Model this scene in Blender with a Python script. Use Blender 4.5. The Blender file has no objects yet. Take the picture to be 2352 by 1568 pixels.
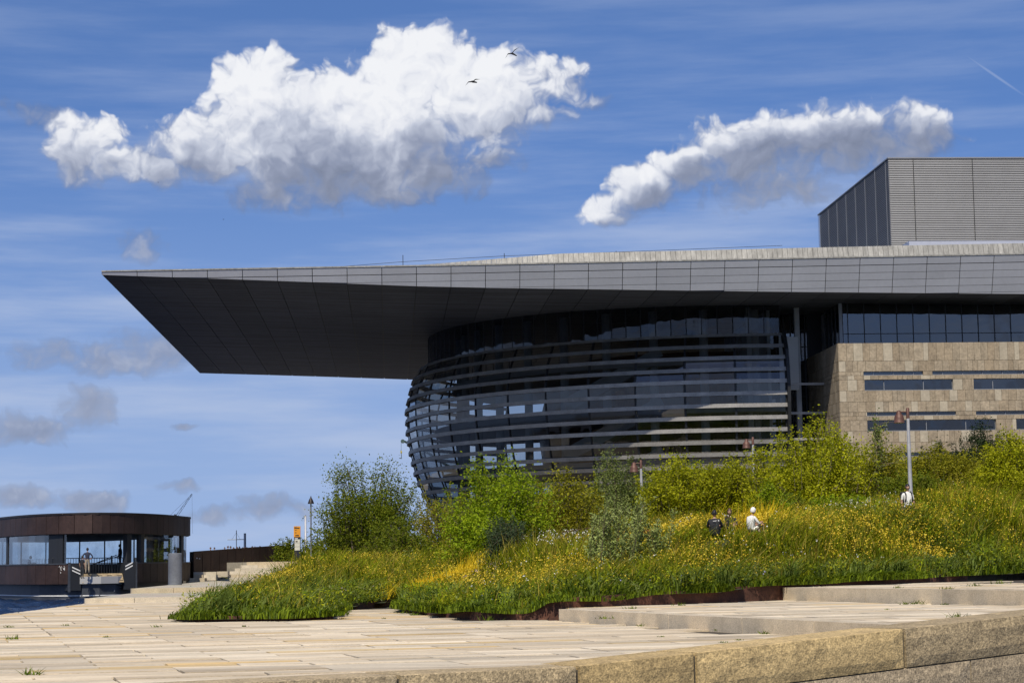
import bpy, bmesh, math, random
import numpy as np
from mathutils import Vector, Matrix

R = math.radians
random.seed(7)
rng = np.random.default_rng(11)
scene = bpy.context.scene
COL = scene.collection

# ------------------------------------------------------------------ camera
FPX, PITCH, ROLL, EYE = 4600.0, math.atan(505 / 4600), -0.015, 1.65
cam_data = bpy.data.cameras.new('camera')
cam_data.sensor_width = 36.0
cam_data.lens = 36.0 * FPX / 2352.0
cam_data.clip_start, cam_data.clip_end = 0.5, 60000.0
cam = bpy.data.objects.new('camera', cam_data)
COL.objects.link(cam)
CM = Matrix.Rotation(math.pi / 2 + PITCH, 4, 'X') @ Matrix.Rotation(ROLL, 4, 'Z')
cam.matrix_world = Matrix.Translation((0, 0, EYE)) @ CM
scene.camera = cam
M3 = np.array(CM.to_3x3())

def ray(x, y):
    return M3 @ np.array([(x - 1176) / FPX, -(y - 784) / FPX, -1.0])
def at(x, y, Y):
    """survey point of the photograph (2352 px wide) at forward distance Y"""
    v = ray(x, y); t = Y / v[1]
    return np.array([0, 0, EYE]) + v * t
def gnd(x, y, z=0.0):
    v = ray(x, y); t = (z - EYE) / v[2]
    return np.array([0, 0, EYE]) + v * t

# ------------------------------------------------------------------ sun, exposure
SUN_EL, SUN_AZ = R(50), R(-12)          # azimuth measured from straight behind the camera towards the right
sun_dir = Vector((math.sin(SUN_AZ) * math.cos(SUN_EL), -math.cos(SUN_AZ) * math.cos(SUN_EL), math.sin(SUN_EL)))
sd = bpy.data.lights.new('sun', 'SUN'); sd.energy = 4.7; sd.angle = R(0.5); sd.color = (1.0, 0.91, 0.76)
so = bpy.data.objects.new('sun', sd); COL.objects.link(so)
so.rotation_euler = (-sun_dir).to_track_quat('-Z', 'Y').to_euler()
so.location = (20, -40, 60)
vs = scene.view_settings
vs.view_transform = 'Standard'; vs.look = 'None'; vs.gamma = 1.0; vs.use_curve_mapping = False
vs.exposure = 0.0
scene.render.engine = 'CYCLES'
cy = scene.cycles
cy.max_bounces = 8; cy.transparent_max_bounces = 16; cy.caustics_reflective = False; cy.caustics_refractive = False
cy.sample_clamp_indirect = 4.0

# ------------------------------------------------------------------ world: sky with clouds
world = bpy.data.worlds.new('World'); scene.world = world; world.use_nodes = True
world.cycles.sampling_method = 'MANUAL'; world.cycles.sample_map_resolution = 512
SKY_STRENGTH = 0.10
def build_world():
    nt = world.node_tree; nt.nodes.clear()
    N, L = nt.nodes.new, nt.links.new
    out = N('ShaderNodeOutputWorld'); bg = N('ShaderNodeBackground'); L(bg.outputs[0], out.inputs[0])
    sky = N('ShaderNodeTexSky'); sky.sky_type = 'NISHITA'; sky.sun_disc = False
    sky.sun_elevation = SUN_EL; sky.sun_rotation = math.pi - SUN_AZ
    sky.air_density = 1.0; sky.dust_density = 0.4; sky.ozone_density = 4.0; sky.altitude = 0
    hs = N('ShaderNodeHueSaturation'); hs.inputs['Saturation'].default_value = 1.13
    L(sky.outputs[0], hs.inputs['Color'])
    tcs = N('ShaderNodeTexCoord'); lift = N('ShaderNodeVectorMath'); lift.operation = 'MULTIPLY_ADD'
    L(tcs.outputs['Generated'], lift.inputs[0]); lift.inputs[1].default_value = (1, 1, .9); lift.inputs[2].default_value = (0, 0, SKYLIFT)
    nrm = N('ShaderNodeVectorMath'); nrm.operation = 'NORMALIZE'; L(lift.outputs[0], nrm.inputs[0]); L(nrm.outputs[0], sky.inputs['Vector'])

    def math_(op, a, b=None, c=None, clamp=False):
        n = N('ShaderNodeMath'); n.operation = op; n.use_clamp = clamp
        for i, v in enumerate((a, b, c)):
            if v is None: continue
            if isinstance(v, (int, float)): n.inputs[i].default_value = v
            else: L(v, n.inputs[i])
        return n.outputs[0]
    def maprange(v, a, b, c=0.0, d=1.0, smooth=True):
        n = N('ShaderNodeMapRange'); n.interpolation_type = 'SMOOTHSTEP' if smooth else 'LINEAR'
        L(v, n.inputs[0])
        for i, x in enumerate((a, b, c, d)): n.inputs[i + 1].default_value = x
        return n.outputs[0]
    tc = N('ShaderNodeTexCoord'); sep = N('ShaderNodeSeparateXYZ'); L(tc.outputs['Generated'], sep.inputs[0])
    az = math_('ARCTAN2', sep.outputs[0], sep.outputs[1])
    el = math_('ARCSINE', sep.outputs[2])
    dg = 180 / math.pi
    comb = N('ShaderNodeCombineXYZ')
    L(math_('MULTIPLY', az, dg), comb.inputs[0]); L(math_('MULTIPLY', el, dg), comb.inputs[1])
    P = comb.outputs[0]                                    # degrees: azimuth, elevation

    def dirdeg(px, py):
        v = ray(px, py); v = v / np.linalg.norm(v)
        return math.degrees(math.atan2(v[0], v[1])), math.degrees(math.asin(v[2]))
    PX = math.degrees(1 / FPX)
    # ellipses: x, y, rx, ry, rotation (deg, ccw), weight
    big = [(960, 170, 170, 120, 1.2), (1110, 225, 180, 130, 1.1), (860, 275, 250, 150, 1.3), (590, 210, 125, 108, 1.2),
           (680, 310, 260, 125, 1.3), (480, 345, 185, 88, 1.1), (185, 350, 84, 90, 1.0), (245, 295, 62, 42, .6),
           (340, 375, 150, 50, 1.0), (830, 400, 330, 96, 1.2), (640, 448, 150, 46, .85), (1250, 195, 120, 66, .55)]
    sec = [(1400, 485, 90, 44, .8), (1475, 435, 110, 62, .95), (1590, 385, 125, 72, .95), (1740, 350, 180, 100, .95), (1930, 320, 185, 96, .95), (2100, 318, 115, 84, .9), (2020, 322, 120, 86, 1.0),
           (1800, 425, 280, 62, .6)]
    low = [(350, 805, 125, 62, .85), (240, 822, 100, 45, .75), (110, 808, 120, 36, .6), (205, 938, 78, 66, .95), (70, 988, 130, 42, .85),
           (60, 1138, 130, 30, .75), (215, 1150, 100, 34, .75), (640, 1163, 105, 36, .85), (510, 1180, 110, 24, .6), (400, 1117, 64, 17, .6),
           (420, 987, 40, 14, .6), (335, 555, 80, 42, .55), (55, 262, 70, 32, .45), (140, 275, 52, 32, .45), (1265, 262, 66, 36, .5), (1360, 237, 40, 22, .45),
           (1130, 375, 100, 32, .55), (1330, 150, 46, 30, .5)]
    wn = N('ShaderNodeTexNoise'); wn.noise_dimensions = '2D'; wn.inputs['Scale'].default_value = 0.9; wn.inputs['Detail'].default_value = 3
    L(P, wn.inputs['Vector'])
    ws = N('ShaderNodeVectorMath'); ws.operation = 'SUBTRACT'; L(wn.outputs['Color'], ws.inputs[0]); ws.inputs[1].default_value = (.5, .5, .5)
    wm = N('ShaderNodeVectorMath'); wm.operation = 'MULTIPLY_ADD'; L(ws.outputs[0], wm.inputs[0]); wm.inputs[1].default_value = (.9, .7, 0); L(P, wm.inputs[2])
    PW = wm.outputs[0]

    def shift(vec, dx, dy):
        n = N('ShaderNodeVectorMath'); n.operation = 'ADD'; L(vec, n.inputs[0]); n.inputs[1].default_value = (dx, dy, 0); return n.outputs[0]
    def mask(vec, lst):
        acc = None
        for (x, y, rx, ry, w) in lst:
            a, e = dirdeg(x, y); kx, ky = 1 / (rx * PX), 1 / (ry * PX)
            m = N('ShaderNodeVectorMath'); m.operation = 'MULTIPLY_ADD'; L(vec, m.inputs[0])
            m.inputs[1].default_value = (kx, ky, 0); m.inputs[2].default_value = (-a * kx, -e * ky, 0)
            g = N('ShaderNodeVectorMath'); g.operation = 'DOT_PRODUCT'; L(m.outputs[0], g.inputs[0]); L(m.outputs[0], g.inputs[1])
            v = math_('MULTIPLY_ADD', g.outputs['Value'], -w, w)          # w*(1-r2)
            acc = v if acc is None else math_('SMOOTH_MAX', acc, v, 0.3)
        return acc
    def fbm(vec, s, det=9, rough=.58, lac=2.1, stretch=None):
        if stretch:
            m = N('ShaderNodeVectorMath'); m.operation = 'MULTIPLY'; L(vec, m.inputs[0]); m.inputs[1].default_value = stretch; vec = m.outputs[0]
        n = N('ShaderNodeTexNoise'); n.noise_dimensions = '2D'; n.inputs['Scale'].default_value = s; n.inputs['Detail'].default_value = det
        n.inputs['Roughness'].default_value = rough; n.inputs['Lacunarity'].default_value = lac; L(vec, n.inputs['Vector']); return n.outputs[0]
    # scattered clouds for the rest of the sky, outside what the picture frames
    def elsewhere(vec):
        n = fbm(vec, .09, 5, .55, stretch=(1, 1.8, 1))
        g = N('ShaderNodeMapping'); g.vector_type = 'TEXTURE'; g.inputs['Location'].default_value = (0, 6, 0); g.inputs['Scale'].default_value = (22, 17, 1); L(P, g.inputs['Vector'])
        ln = N('ShaderNodeVectorMath'); ln.operation = 'LENGTH'; L(g.outputs[0], ln.inputs[0])
        outm = maprange(ln.outputs['Value'], .95, 1.25)
        d = math_('MULTIPLY_ADD', n, 7.0, -3.45)
        return math_('SUBTRACT', d, math_('MULTIPLY_ADD', outm, -6.0, 6.0))
    def puff(vec):
        n1 = fbm(vec, .8, 6, .46)
        v = N('ShaderNodeTexVoronoi'); v.voronoi_dimensions = '2D'; v.feature = 'F1'; v.inputs['Scale'].default_value = 1.7; v.inputs['Detail'].default_value = 2.0
        v.inputs['Roughness'].default_value = .55; L(vec, v.inputs['Vector'])
        a = math_('MULTIPLY_ADD', n1, 1.5, -.75)
        b = math_('MULTIPLY_ADD', v.outputs['Distance'], -.40, .19)
        return math_('ADD', a, b)
    mk0 = math_('MAXIMUM', mask(PW, big), mask(PW, sec))
    m = math_('MAXIMUM', math_('MAXIMUM', math_('MAXIMUM', mk0, mask(PW, low)), elsewhere(PW)), -1.5)
    m = math_('MINIMUM', m, 1.2)
    nz0 = puff(PW)
    nz1 = puff(shift(PW, -.10, .26))                          # towards the light: detail
    D0 = math_('ADD', m, nz0)
    # macro shade: how much cloud lies above this point
    A0, E0 = dirdeg(700, 345)
    sp = N('ShaderNodeSeparateXYZ'); L(PW, sp.inputs[0])
    sl = math_('ADD', math_('MULTIPLY_ADD', sp.outputs[1], -1 / (150 * PX), E0 / (150 * PX)), math_('MULTIPLY_ADD', sp.outputs[0], .11 / (150 * PX), -.11 * A0 / (150 * PX)))
    lf = fbm(shift(PW, 7.3, 2.1), .42, 3, .5)
    sl = math_('ADD', sl, math_('MULTIPLY_ADD', lf, 2.2, -1.1))
    mkb = maprange(sl, -1.25, 1.15)
    mkb = math_('MULTIPLY', mkb, maprange(mask(PW, big), -.6, -.1))
    mks = maprange(mask(shift(PW, -.55, .55), sec), -.5, .75, .16, 1.0)
    shade = math_('MAXIMUM', mkb, math_('MULTIPLY', math_('MULTIPLY', mks, .92), maprange(mask(PW, sec), -.7, -.2)))
    inlow = maprange(mk0, .0, -.5, 0, .82)                   # small low clouds show mostly their shaded side
    shade = math_('MAXIMUM', shade, inlow)
    soft = math_('MULTIPLY_ADD', shade, .70, .40)
    det = math_('MULTIPLY', math_('SUBTRACT', nz0, nz1), math_('MULTIPLY_ADD', shade, -.28, .50))
    lit = math_('SUBTRACT', math_('ADD', det, .93), math_('MULTIPLY', shade, .84))
    lit = math_('ADD', lit, maprange(D0, 0.0, .6, -.22, .04))
    lit = math_('MINIMUM', math_('MAXIMUM', lit, 0.0), 1.0)
    cr = N('ShaderNodeValToRGB'); L(lit, cr.inputs[0])
    e = cr.color_ramp.elements
    e[0].position = .0; e[0].color = (.17, .20, .29, 1)
    e[1].position = 1.0; e[1].color = (.90, .91, .94, 1)
    for p, c in ((.3, (.29, .33, .45, 1)), (.6, (.55, .59, .70, 1)), (.8, (.80, .82, .88, 1))):
        k = e.new(p); k.color = c
    alpha = maprange(math_('DIVIDE', math_('ADD', D0, .14), soft), -.02, 1.0)
    alpha = math_('MULTIPLY', alpha, maprange(mk0, -.5, .1, .78, .98))
    # thin high veil, long streaks
    ver = fbm(P, .5, 6, .55, stretch=(.16, 1.5, 1))
    veil = math_('MULTIPLY', maprange(ver, .35, .8), maprange(el, R(16), R(6), .22, .6))
    veil = math_('MULTIPLY', veil, maprange(el, R(40), R(18)))
    # contrail at upper right
    a0, e0 = dirdeg(2200, 115); a1, e1 = dirdeg(2365, 228)
    m = N('ShaderNodeMapping'); m.vector_type = 'TEXTURE'; m.inputs['Location'].default_value = ((a0 + a1) / 2, (e0 + e1) / 2, 0)
    m.inputs['Rotation'].default_value = (0, 0, math.atan2(e1 - e0, a1 - a0)); m.inputs['Scale'].default_value = (1.35, .055, 1); L(P, m.inputs['Vector'])
    ln = N('ShaderNodeVectorMath'); ln.operation = 'LENGTH'; L(m.outputs[0], ln.inputs[0])
    trail = math_('MULTIPLY', maprange(ln.outputs['Value'], 1.0, .2), .28)
    veil = math_('MAXIMUM', veil, trail)

    def mix(f, a, b):
        n = N('ShaderNodeMix'); n.data_type = 'RGBA'; L(f, n.inputs[0]); L(a, n.inputs[6]) if not isinstance(a, tuple) else setattr(n.inputs[6], 'default_value', a)
        L(b, n.inputs[7]) if not isinstance(b, tuple) else setattr(n.inputs[7], 'default_value', b)
        return n.outputs[2]
    scale = N('ShaderNodeVectorMath'); scale.operation = 'MULTIPLY'; L(hs.outputs[0], scale.inputs[0]); scale.inputs[1].default_value = (SKY_STRENGTH * SKYC[0], SKY_STRENGTH * SKYC[1], SKY_STRENGTH * SKYC[2])
    low_haze = mix(maprange(el, R(13), R(0), .04, .72), scale.outputs[0], (.36, .47, .70, 1))
    base = mix(veil, low_haze, (.50, .58, .76, 1))
    full = mix(alpha, base, cr.outputs[0])
    L(full, bg.inputs['Color']); bg.inputs['Strength'].default_value = 1.0
SKYC = (.98, 1.0, 1.22); SKYLIFT = 0.16
build_world()

# ------------------------------------------------------------------ helpers
def link(o, parent=None):
    COL.objects.link(o)
    if parent is not None: o.parent = parent
    return o
def mesh_obj(name, verts, faces, mat=None, parent=None, smooth=False):
    me = bpy.data.meshes.new(name)
    me.from_pydata([tuple(map(float, v)) for v in verts], [], faces)
    if mat is not None: me.materials.append(mat)
    if smooth: me.polygons.foreach_set('use_smooth', [True] * len(me.polygons))
    me.update()
    return link(bpy.data.objects.new(name, me), parent)
def share(name, me, parent=None, loc=(0, 0, 0), rot=(0, 0, 0), scale=(1, 1, 1)):
    o = bpy.data.objects.new(name, me); o.location = loc; o.rotation_euler = rot; o.scale = scale
    return link(o, parent)
def empty(name, loc=(0, 0, 0), rz=0.0, parent=None):
    o = bpy.data.objects.new(name, None); o.location = loc; o.rotation_euler = (0, 0, rz); o.empty_display_size = .3
    return link(o, parent)
def tag(o, label=None, cat=None, group=None, kind=None):
    if label: o['label'] = label
    if cat: o['category'] = cat
    if group: o['group'] = group
    if kind: o['kind'] = kind
    return o
class MB:
    """collects verts and faces for one mesh"""
    def __init__(s): s.v = []; s.f = []
    def add(s, vs, fs):
        n = len(s.v); s.v += [tuple(map(float, p)) for p in vs]; s.f += [tuple(i + n for i in f) for f in fs]; return s
    def box(s, a, b):
        (x0, y0, z0), (x1, y1, z1) = a, b
        return s.add([(x0, y0, z0), (x1, y0, z0), (x1, y1, z0), (x0, y1, z0), (x0, y0, z1), (x1, y0, z1), (x1, y1, z1), (x0, y1, z1)],
                     [(0, 3, 2, 1), (4, 5, 6, 7), (0, 1, 5, 4), (1, 2, 6, 5), (2, 3, 7, 6), (3, 0, 4, 7)])
    def prism(s, poly, z0, z1):
        """poly: ccw xy points; z0/z1 numbers or per-vertex lists"""
        n = len(poly); zb = z0 if hasattr(z0, '__len__') else [z0] * n; zt = z1 if hasattr(z1, '__len__') else [z1] * n
        vs = [(p[0], p[1], zb[i]) for i, p in enumerate(poly)] + [(p[0], p[1], zt[i]) for i, p in enumerate(poly)]
        fs = [tuple(range(n - 1, -1, -1)), tuple(range(n, 2 * n))] + [(i, (i + 1) % n, n + (i + 1) % n, n + i) for i in range(n)]
        return s.add(vs, fs)
    def beam(s, p, q, w, h=None, up=(0, 0, 1)):
        """rectangular bar from p to q"""
        p, q = Vector(p), Vector(q); h = h or w
        d = (q - p).normalized(); u = Vector(up)
        if abs(d.dot(u)) > .98: u = Vector((0, 1, 0))
        a = d.cross(u).normalized() * (w / 2); b = a.cross(d).normalized() * (h / 2)
        vs = [p - a - b, p + a - b, p + a + b, p - a + b, q - a - b, q + a - b, q + a + b, q - a + b]
        return s.add(vs, [(0, 1, 2, 3), (7, 6, 5, 4), (0, 4, 5, 1), (1, 5, 6, 2), (2, 6, 7, 3), (3, 7, 4, 0)])
    def tube(s, pts, rad, n=8, cap=True):
        pts = [Vector(p) for p in pts]; rs = rad if hasattr(rad, '__len__') else [rad] * len(pts)
        base = len(s.v); ring = []
        for i, p in enumerate(pts):
            d = (pts[min(i + 1, len(pts) - 1)] - pts[max(i - 1, 0)]).normalized()
            u = Vector((0, 0, 1)) if abs(d.z) < .95 else Vector((1, 0, 0))
            a = d.cross(u).normalized(); b = a.cross(d).normalized()
            for k in range(n):
                t = 2 * math.pi * k / n; s.v.append(tuple(p + a * math.cos(t) * rs[i] + b * math.sin(t) * rs[i]))
        for i in range(len(pts) - 1):
            for k in range(n):
                s.f.append((base + i * n + k, base + i * n + (k + 1) % n, base + (i + 1) * n + (k + 1) % n, base + (i + 1) * n + k))
        if cap:
            s.f.append(tuple(base + k for k in range(n - 1, -1, -1))); s.f.append(tuple(base + (len(pts) - 1) * n + k for k in range(n)))
        return s
    def lathe(s, prof, n=16, c=(0, 0)):
        base = len(s.v)
        for r, z in prof:
            for k in range(n):
                t = 2 * math.pi * k / n; s.v.append((c[0] + r * math.cos(t), c[1] + r * math.sin(t), z))
        for i in range(len(prof) - 1):
            for k in range(n):
                s.f.append((base + i * n + k, base + i * n + (k + 1) % n, base + (i + 1) * n + (k + 1) % n, base + (i + 1) * n + k))
        return s
    def build(s, name, mat, parent=None, smooth=False):
        return mesh_obj(name, s.v, s.f, mat, parent, smooth)
def box_obj(name, a, b, mat, parent=None):
    return MB().box(a, b).build(name, mat, parent)
def fast_mesh(name, V, tris, mat, parent=None, quads=False):
    """numpy vertex and face arrays to one mesh object"""
    me = bpy.data.meshes.new(name); k = 4 if quads else 3
    V = np.asarray(V, np.float32); T = np.asarray(tris, np.int32)
    me.vertices.add(len(V)); me.vertices.foreach_set('co', V.ravel())
    me.loops.add(T.size); me.loops.foreach_set('vertex_index', T.ravel())
    me.polygons.add(len(T)); me.polygons.foreach_set('loop_start', np.arange(0, T.size, k, dtype=np.int32))
    me.polygons.foreach_set('loop_total', np.full(len(T), k, np.int32))
    me.materials.append(mat); me.update(calc_edges=True)
    return link(bpy.data.objects.new(name, me), parent)
def clip_half(poly, a, b, c):
    """keep the side a*x+b*y<=c"""
    out = []
    for i, p in enumerate(poly):
        q = poly[(i + 1) % len(poly)]; fp = a * p[0] + b * p[1] - c; fq = a * q[0] + b * q[1] - c
        if fp <= 0: out.append(p)
        if fp * fq < 0:
            t = fp / (fp - fq); out.append((p[0] + (q[0] - p[0]) * t, p[1] + (q[1] - p[1]) * t))
    return out
def inside(poly, X, Y):
    X = np.asarray(X, float); Y = np.asarray(Y, float); c = np.zeros(X.shape, bool); n = len(poly)
    for i in range(n):
        x0, y0 = poly[i]; x1, y1 = poly[(i + 1) % n]
        if y0 == y1: continue
        k = ((y0 > Y) != (y1 > Y)) & (X < (x1 - x0) * (Y - y0) / (y1 - y0) + x0); c ^= k
    return c
def leftside(line, p):
    (x0, y0), (x1, y1) = line
    return (x1 - x0) * (p[1] - y0) - (y1 - y0) * (p[0] - x0)

# ------------------------------------------------------------------ materials
def mat(name, col, rough=.6, metal=0.0, var=0.0, noise=None, bump=None, col2=None, spec=.5, stretch=None, island=False, trans=0.0, tcol=None, hue=None, grain=None):
    """node material: base colour, per-piece variation, noise mottling, bump"""
    m = bpy.data.materials.new(name); m.use_nodes = True; nt = m.node_tree; nt.nodes.clear()
    N, L = nt.nodes.new, nt.links.new
    out = N('ShaderNodeOutputMaterial'); b = N('ShaderNodeBsdfPrincipled')
    b.inputs['Roughness'].default_value = rough; b.inputs['Metallic'].default_value = metal; b.inputs['Specular IOR Level'].default_value = spec
    geo = N('ShaderNodeNewGeometry')
    pos = geo.outputs['Position']
    if stretch:
        mp = N('ShaderNodeMapping'); mp.inputs['Rotation'].default_value = (0, 0, stretch[3] if len(stretch) > 3 else 0); mp.inputs['Scale'].default_value = stretch[:3]; L(pos, mp.inputs[0]); pos = mp.outputs[0]
    rgb = N('ShaderNodeRGB'); rgb.outputs[0].default_value = (*col, 1); cur = rgb.outputs[0]
    def mixc(f, a, bb, mode='MIX'):
        n = N('ShaderNodeMix'); n.data_type = 'RGBA'; n.blend_type = mode
        if isinstance(f, float): n.inputs[0].default_value = f
        else: L(f, n.inputs[0])
        for i, v in ((6, a), (7, bb)):
            if isinstance(v, tuple): n.inputs[i].default_value = v
            else: L(v, n.inputs[i])
        return n.outputs[2]
    def mr(v, a, bb, c=0., d=1.):
        n = N('ShaderNodeMapRange'); L(v, n.inputs[0])
        for i, x in enumerate((a, bb, c, d)): n.inputs[i + 1].default_value = x
        return n.outputs[0]
    if var or col2:
        if island: r = geo.outputs['Random Per Island']
        else:
            oi = N('ShaderNodeObjectInfo'); r = oi.outputs['Random']
        if col2: cur = mixc(r, cur, (*col2, 1))
        if var:
            w = N('ShaderNodeTexWhiteNoise'); w.noise_dimensions = '1D'; L(r, w.inputs['W'])
            v = mr(w.outputs['Value'], 0, 1, 1 - var, 1 + var); cur = mixc(1.0, cur, v, 'MULTIPLY')
    for nz in ([noise] if noise and not isinstance(noise, list) else noise or []):
        sc, amt, det, c3 = (list(nz) + [4] * (3 - len(nz)) + [None])[:4]
        t = N('ShaderNodeTexNoise'); t.inputs['Scale'].default_value = sc; t.inputs['Detail'].default_value = det; t.inputs['Roughness'].default_value = .6; L(pos, t.inputs['Vector'])
        if c3: cur = mixc(mr(t.outputs[0], .5 - .5 * (1 - amt) * .35, .78), cur, (*c3, 1))
        else: cur = mixc(1.0, cur, mr(t.outputs[0], .33, .67, 1 - amt, 1 + amt), 'MULTIPLY')
    L(cur, b.inputs['Base Color'])
    prevn = None
    for bp_ in ([bump] if bump and not isinstance(bump, list) else bump or []):
        t = N('ShaderNodeTexNoise'); t.inputs['Scale'].default_value = bp_[0]; t.inputs['Detail'].default_value = 5; L(pos, t.inputs['Vector'])
        bn = N('ShaderNodeBump'); bn.inputs['Strength'].default_value = bp_[1]; bn.inputs['Distance'].default_value = bp_[2] if len(bp_) > 2 else .02
        L(t.outputs[0], bn.inputs['Height'])
        if prevn: L(prevn, bn.inputs['Normal'])
        prevn = bn.outputs[0]
    if prevn: L(prevn, b.inputs['Normal'])
    sh = b.outputs[0]
    if trans:
        tr = N('ShaderNodeBsdfTranslucent'); L(mixc(1.0, cur, (*(tcol or (1.15, 1.2, .6)), 1), 'MULTIPLY'), tr.inputs['Color'])
        ms = N('ShaderNodeMixShader'); ms.inputs[0].default_value = trans; L(sh, ms.inputs[1]); L(tr.outputs[0], ms.inputs[2]); sh = ms.outputs[0]
    L(sh, out.inputs[0])
    return m
def glass_mat(name, tint, refl=1.0, rough=.01, var=0.0, ior=1.52, wav=0.0):
    """thin architectural glass: fresnel reflection over tinted see-through"""
    m = bpy.data.materials.new(name); m.use_nodes = True; nt = m.node_tree; nt.nodes.clear()
    N, L = nt.nodes.new, nt.links.new
    out = N('ShaderNodeOutputMaterial'); g = N('ShaderNodeBsdfGlossy'); g.inputs['Roughness'].default_value = rough; g.inputs['Color'].default_value = (refl, refl, refl, 1)
    t = N('ShaderNodeBsdfTransparent'); t.inputs['Color'].default_value = (*tint, 1)
    fr = N('ShaderNodeFresnel'); gb = N('ShaderNodeNewGeometry'); io = N('ShaderNodeMath'); io.operation = 'MULTIPLY_ADD'; L(gb.outputs['Backfacing'], io.inputs[0]); io.inputs[1].default_value = 1 / ior - ior; io.inputs[2].default_value = ior; L(io.outputs[0], fr.inputs['IOR'])   # same reflection from either side
    mp = N('ShaderNodeMath'); mp.operation = 'MULTIPLY_ADD'; mp.inputs[1].default_value = 1.6; mp.inputs[2].default_value = .05; mp.use_clamp = True; L(fr.outputs[0], mp.inputs[0])
    ms = N('ShaderNodeMixShader'); L(mp.outputs[0], ms.inputs[0]); L(t.outputs[0], ms.inputs[1]); L(g.outputs[0], ms.inputs[2])
    if wav:
        geo = N('ShaderNodeNewGeometry'); nz = N('ShaderNodeTexNoise'); nz.inputs['Scale'].default_value = .6; nz.inputs['Detail'].default_value = 1; L(geo.outputs['Position'], nz.inputs['Vector'])
        bn = N('ShaderNodeBump'); bn.inputs['Strength'].default_value = wav; bn.inputs['Distance'].default_value = .05; L(nz.outputs[0], bn.inputs['Height']); L(bn.outputs[0], g.inputs['Normal'])
    L(ms.outputs[0], out.inputs[0])
    return m
m_slab = mat('granite_paving', (.54, .44, .30), .75, var=.2, col2=(.64, .555, .415), noise=[(.45, .20, 6), (2.6, .18, 6), (30, .14, 3)], bump=(60, .35, .01), stretch=(.35, 1.6, 1, R(-15.5)))
m_slab_y = mat('yellow_granite_paving', (.56, .385, .16), .75, var=.16, col2=(.58, .45, .25), noise=[(1.3, .15, 6), (14, .12, 4)], bump=(60, .35, .01), stretch=(.35, 1.6, 1, R(-15.5)))
m_joint = mat('joint_sand', (.055, .045, .03), .95, noise=(3, .4, 4))
m_step = mat('granite_step', (.47, .40, .29), .8, var=.12, col2=(.52, .44, .32), noise=[(2, .12, 5), (35, .22, 3), (120, .2, 2)], bump=(45, .6, .02))
m_yblock = mat('yellow_granite', (.43, .295, .115), .85, var=.12, col2=(.46, .34, .16), noise=[(2.2, .2, 5), (13, .26, 2), (30, .32, 2)], bump=[(14, .2, .03), (30, .55, .03)])
m_gblock = mat('grey_granite', (.32, .255, .165), .85, var=.12, col2=(.37, .285, .16), noise=[(2.2, .2, 5), (13, .3, 2), (30, .38, 2)], bump=[(14, .2, .03), (30, .6, .03)])
m_mortar = mat('mortar', (.10, .085, .06), .95, noise=(8, .3, 4))
m_corten = mat('corten_steel', (.085, .033, .018), .8, var=.15, noise=[(1.5, .4, 5), (18, .35, 4)], bump=(30, .2, .01))
m_corten2 = mat('corten_orange', (.28, .085, .022), .85, noise=[(5, .55, 5)], bump=(30, .2, .01))
m_soil = mat('soil', (.035, .04, .012), 1.0, noise=(2, .4, 5))
m_ground = mat('ground', (.22, .20, .16), .9, noise=[(.3, .2, 5), (6, .15, 4)])
m_dark = mat('dark_void', (.012, .012, .014), .7)

def water_mat():
    m = bpy.data.materials.new('harbour_water'); m.use_nodes = True; nt = m.node_tree; b = nt.nodes['Principled BSDF']; N, L = nt.nodes.new, nt.links.new
    b.inputs['Base Color'].default_value = (.008, .022, .06, 1); b.inputs['Roughness'].default_value = .12; b.inputs['IOR'].default_value = 1.33
    geo = N('ShaderNodeNewGeometry'); mp = N('ShaderNodeMapping'); mp.inputs['Scale'].default_value = (1, .55, 1); L(geo.outputs['Position'], mp.inputs[0])
    n1 = N('ShaderNodeTexNoise'); n1.inputs['Scale'].default_value = .9; n1.inputs['Detail'].default_value = 6; n1.inputs['Roughness'].default_value = .65; n1.inputs['Distortion'].default_value = .4; L(mp.outputs[0], n1.inputs['Vector'])
    bn = N('ShaderNodeBump'); bn.inputs['Strength'].default_value = 1.0; bn.inputs['Distance'].default_value = .7; L(n1.outputs[0], bn.inputs['Height']); L(bn.outputs[0], b.inputs['Normal'])
    return m
m_water = water_mat()

# ------------------------------------------------------------------ the setting: water, land, paving, steps
WZ = -.65
tag(mesh_obj('water', [(-20000, -200, WZ - .14), (20000, -200, WZ - .14), (20000, 30000, WZ - .14), (-20000, 30000, WZ - .14)], [(0, 1, 2, 3)], m_water), kind='structure')
wx, wy = np.meshgrid(np.arange(-60, -12, .4), np.arange(58, 182, .4)); rw_ = np.random.default_rng(3); wz = np.zeros(wx.shape)
for _ in range(26):
    ang = rw_.uniform(-.9, .9) + R(20); lam = rw_.uniform(.9, 5.0); wz += .016 * lam ** .7 * np.sin((wx * math.sin(ang) + wy * math.cos(ang)) * 2 * math.pi / lam + rw_.uniform(0, 6))
wz = WZ + np.sign(wz) * np.abs(wz) ** 1.0; wW = wx.shape[1]; wa_ = (np.arange(wx.shape[0] - 1)[:, None] * wW + np.arange(wW - 1)).ravel()
rp_ = fast_mesh('water', np.stack([wx, wy, wz], -1).reshape(-1, 3), np.stack([wa_, wa_ + 1, wa_ + wW + 1, wa_ + wW], -1), m_water, quads=True); tag(rp_, kind='structure')
rp_.data.polygons.foreach_set('use_smooth', [True] * len(rp_.data.polygons))
TZ = 1.92                                                     # upper terrace round the opera house
land = [(-19.6, 164.6), (2, 168), (2, 120), (70, 100), (4000, 100), (4000, 4000), (-60, 4000), (-52, 300), (-33, 185), (-25.6, 165.6)]
tag(MB().prism(land[::-1] if False else land, -3.0, TZ).build('ground', m_ground), kind='structure')

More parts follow.
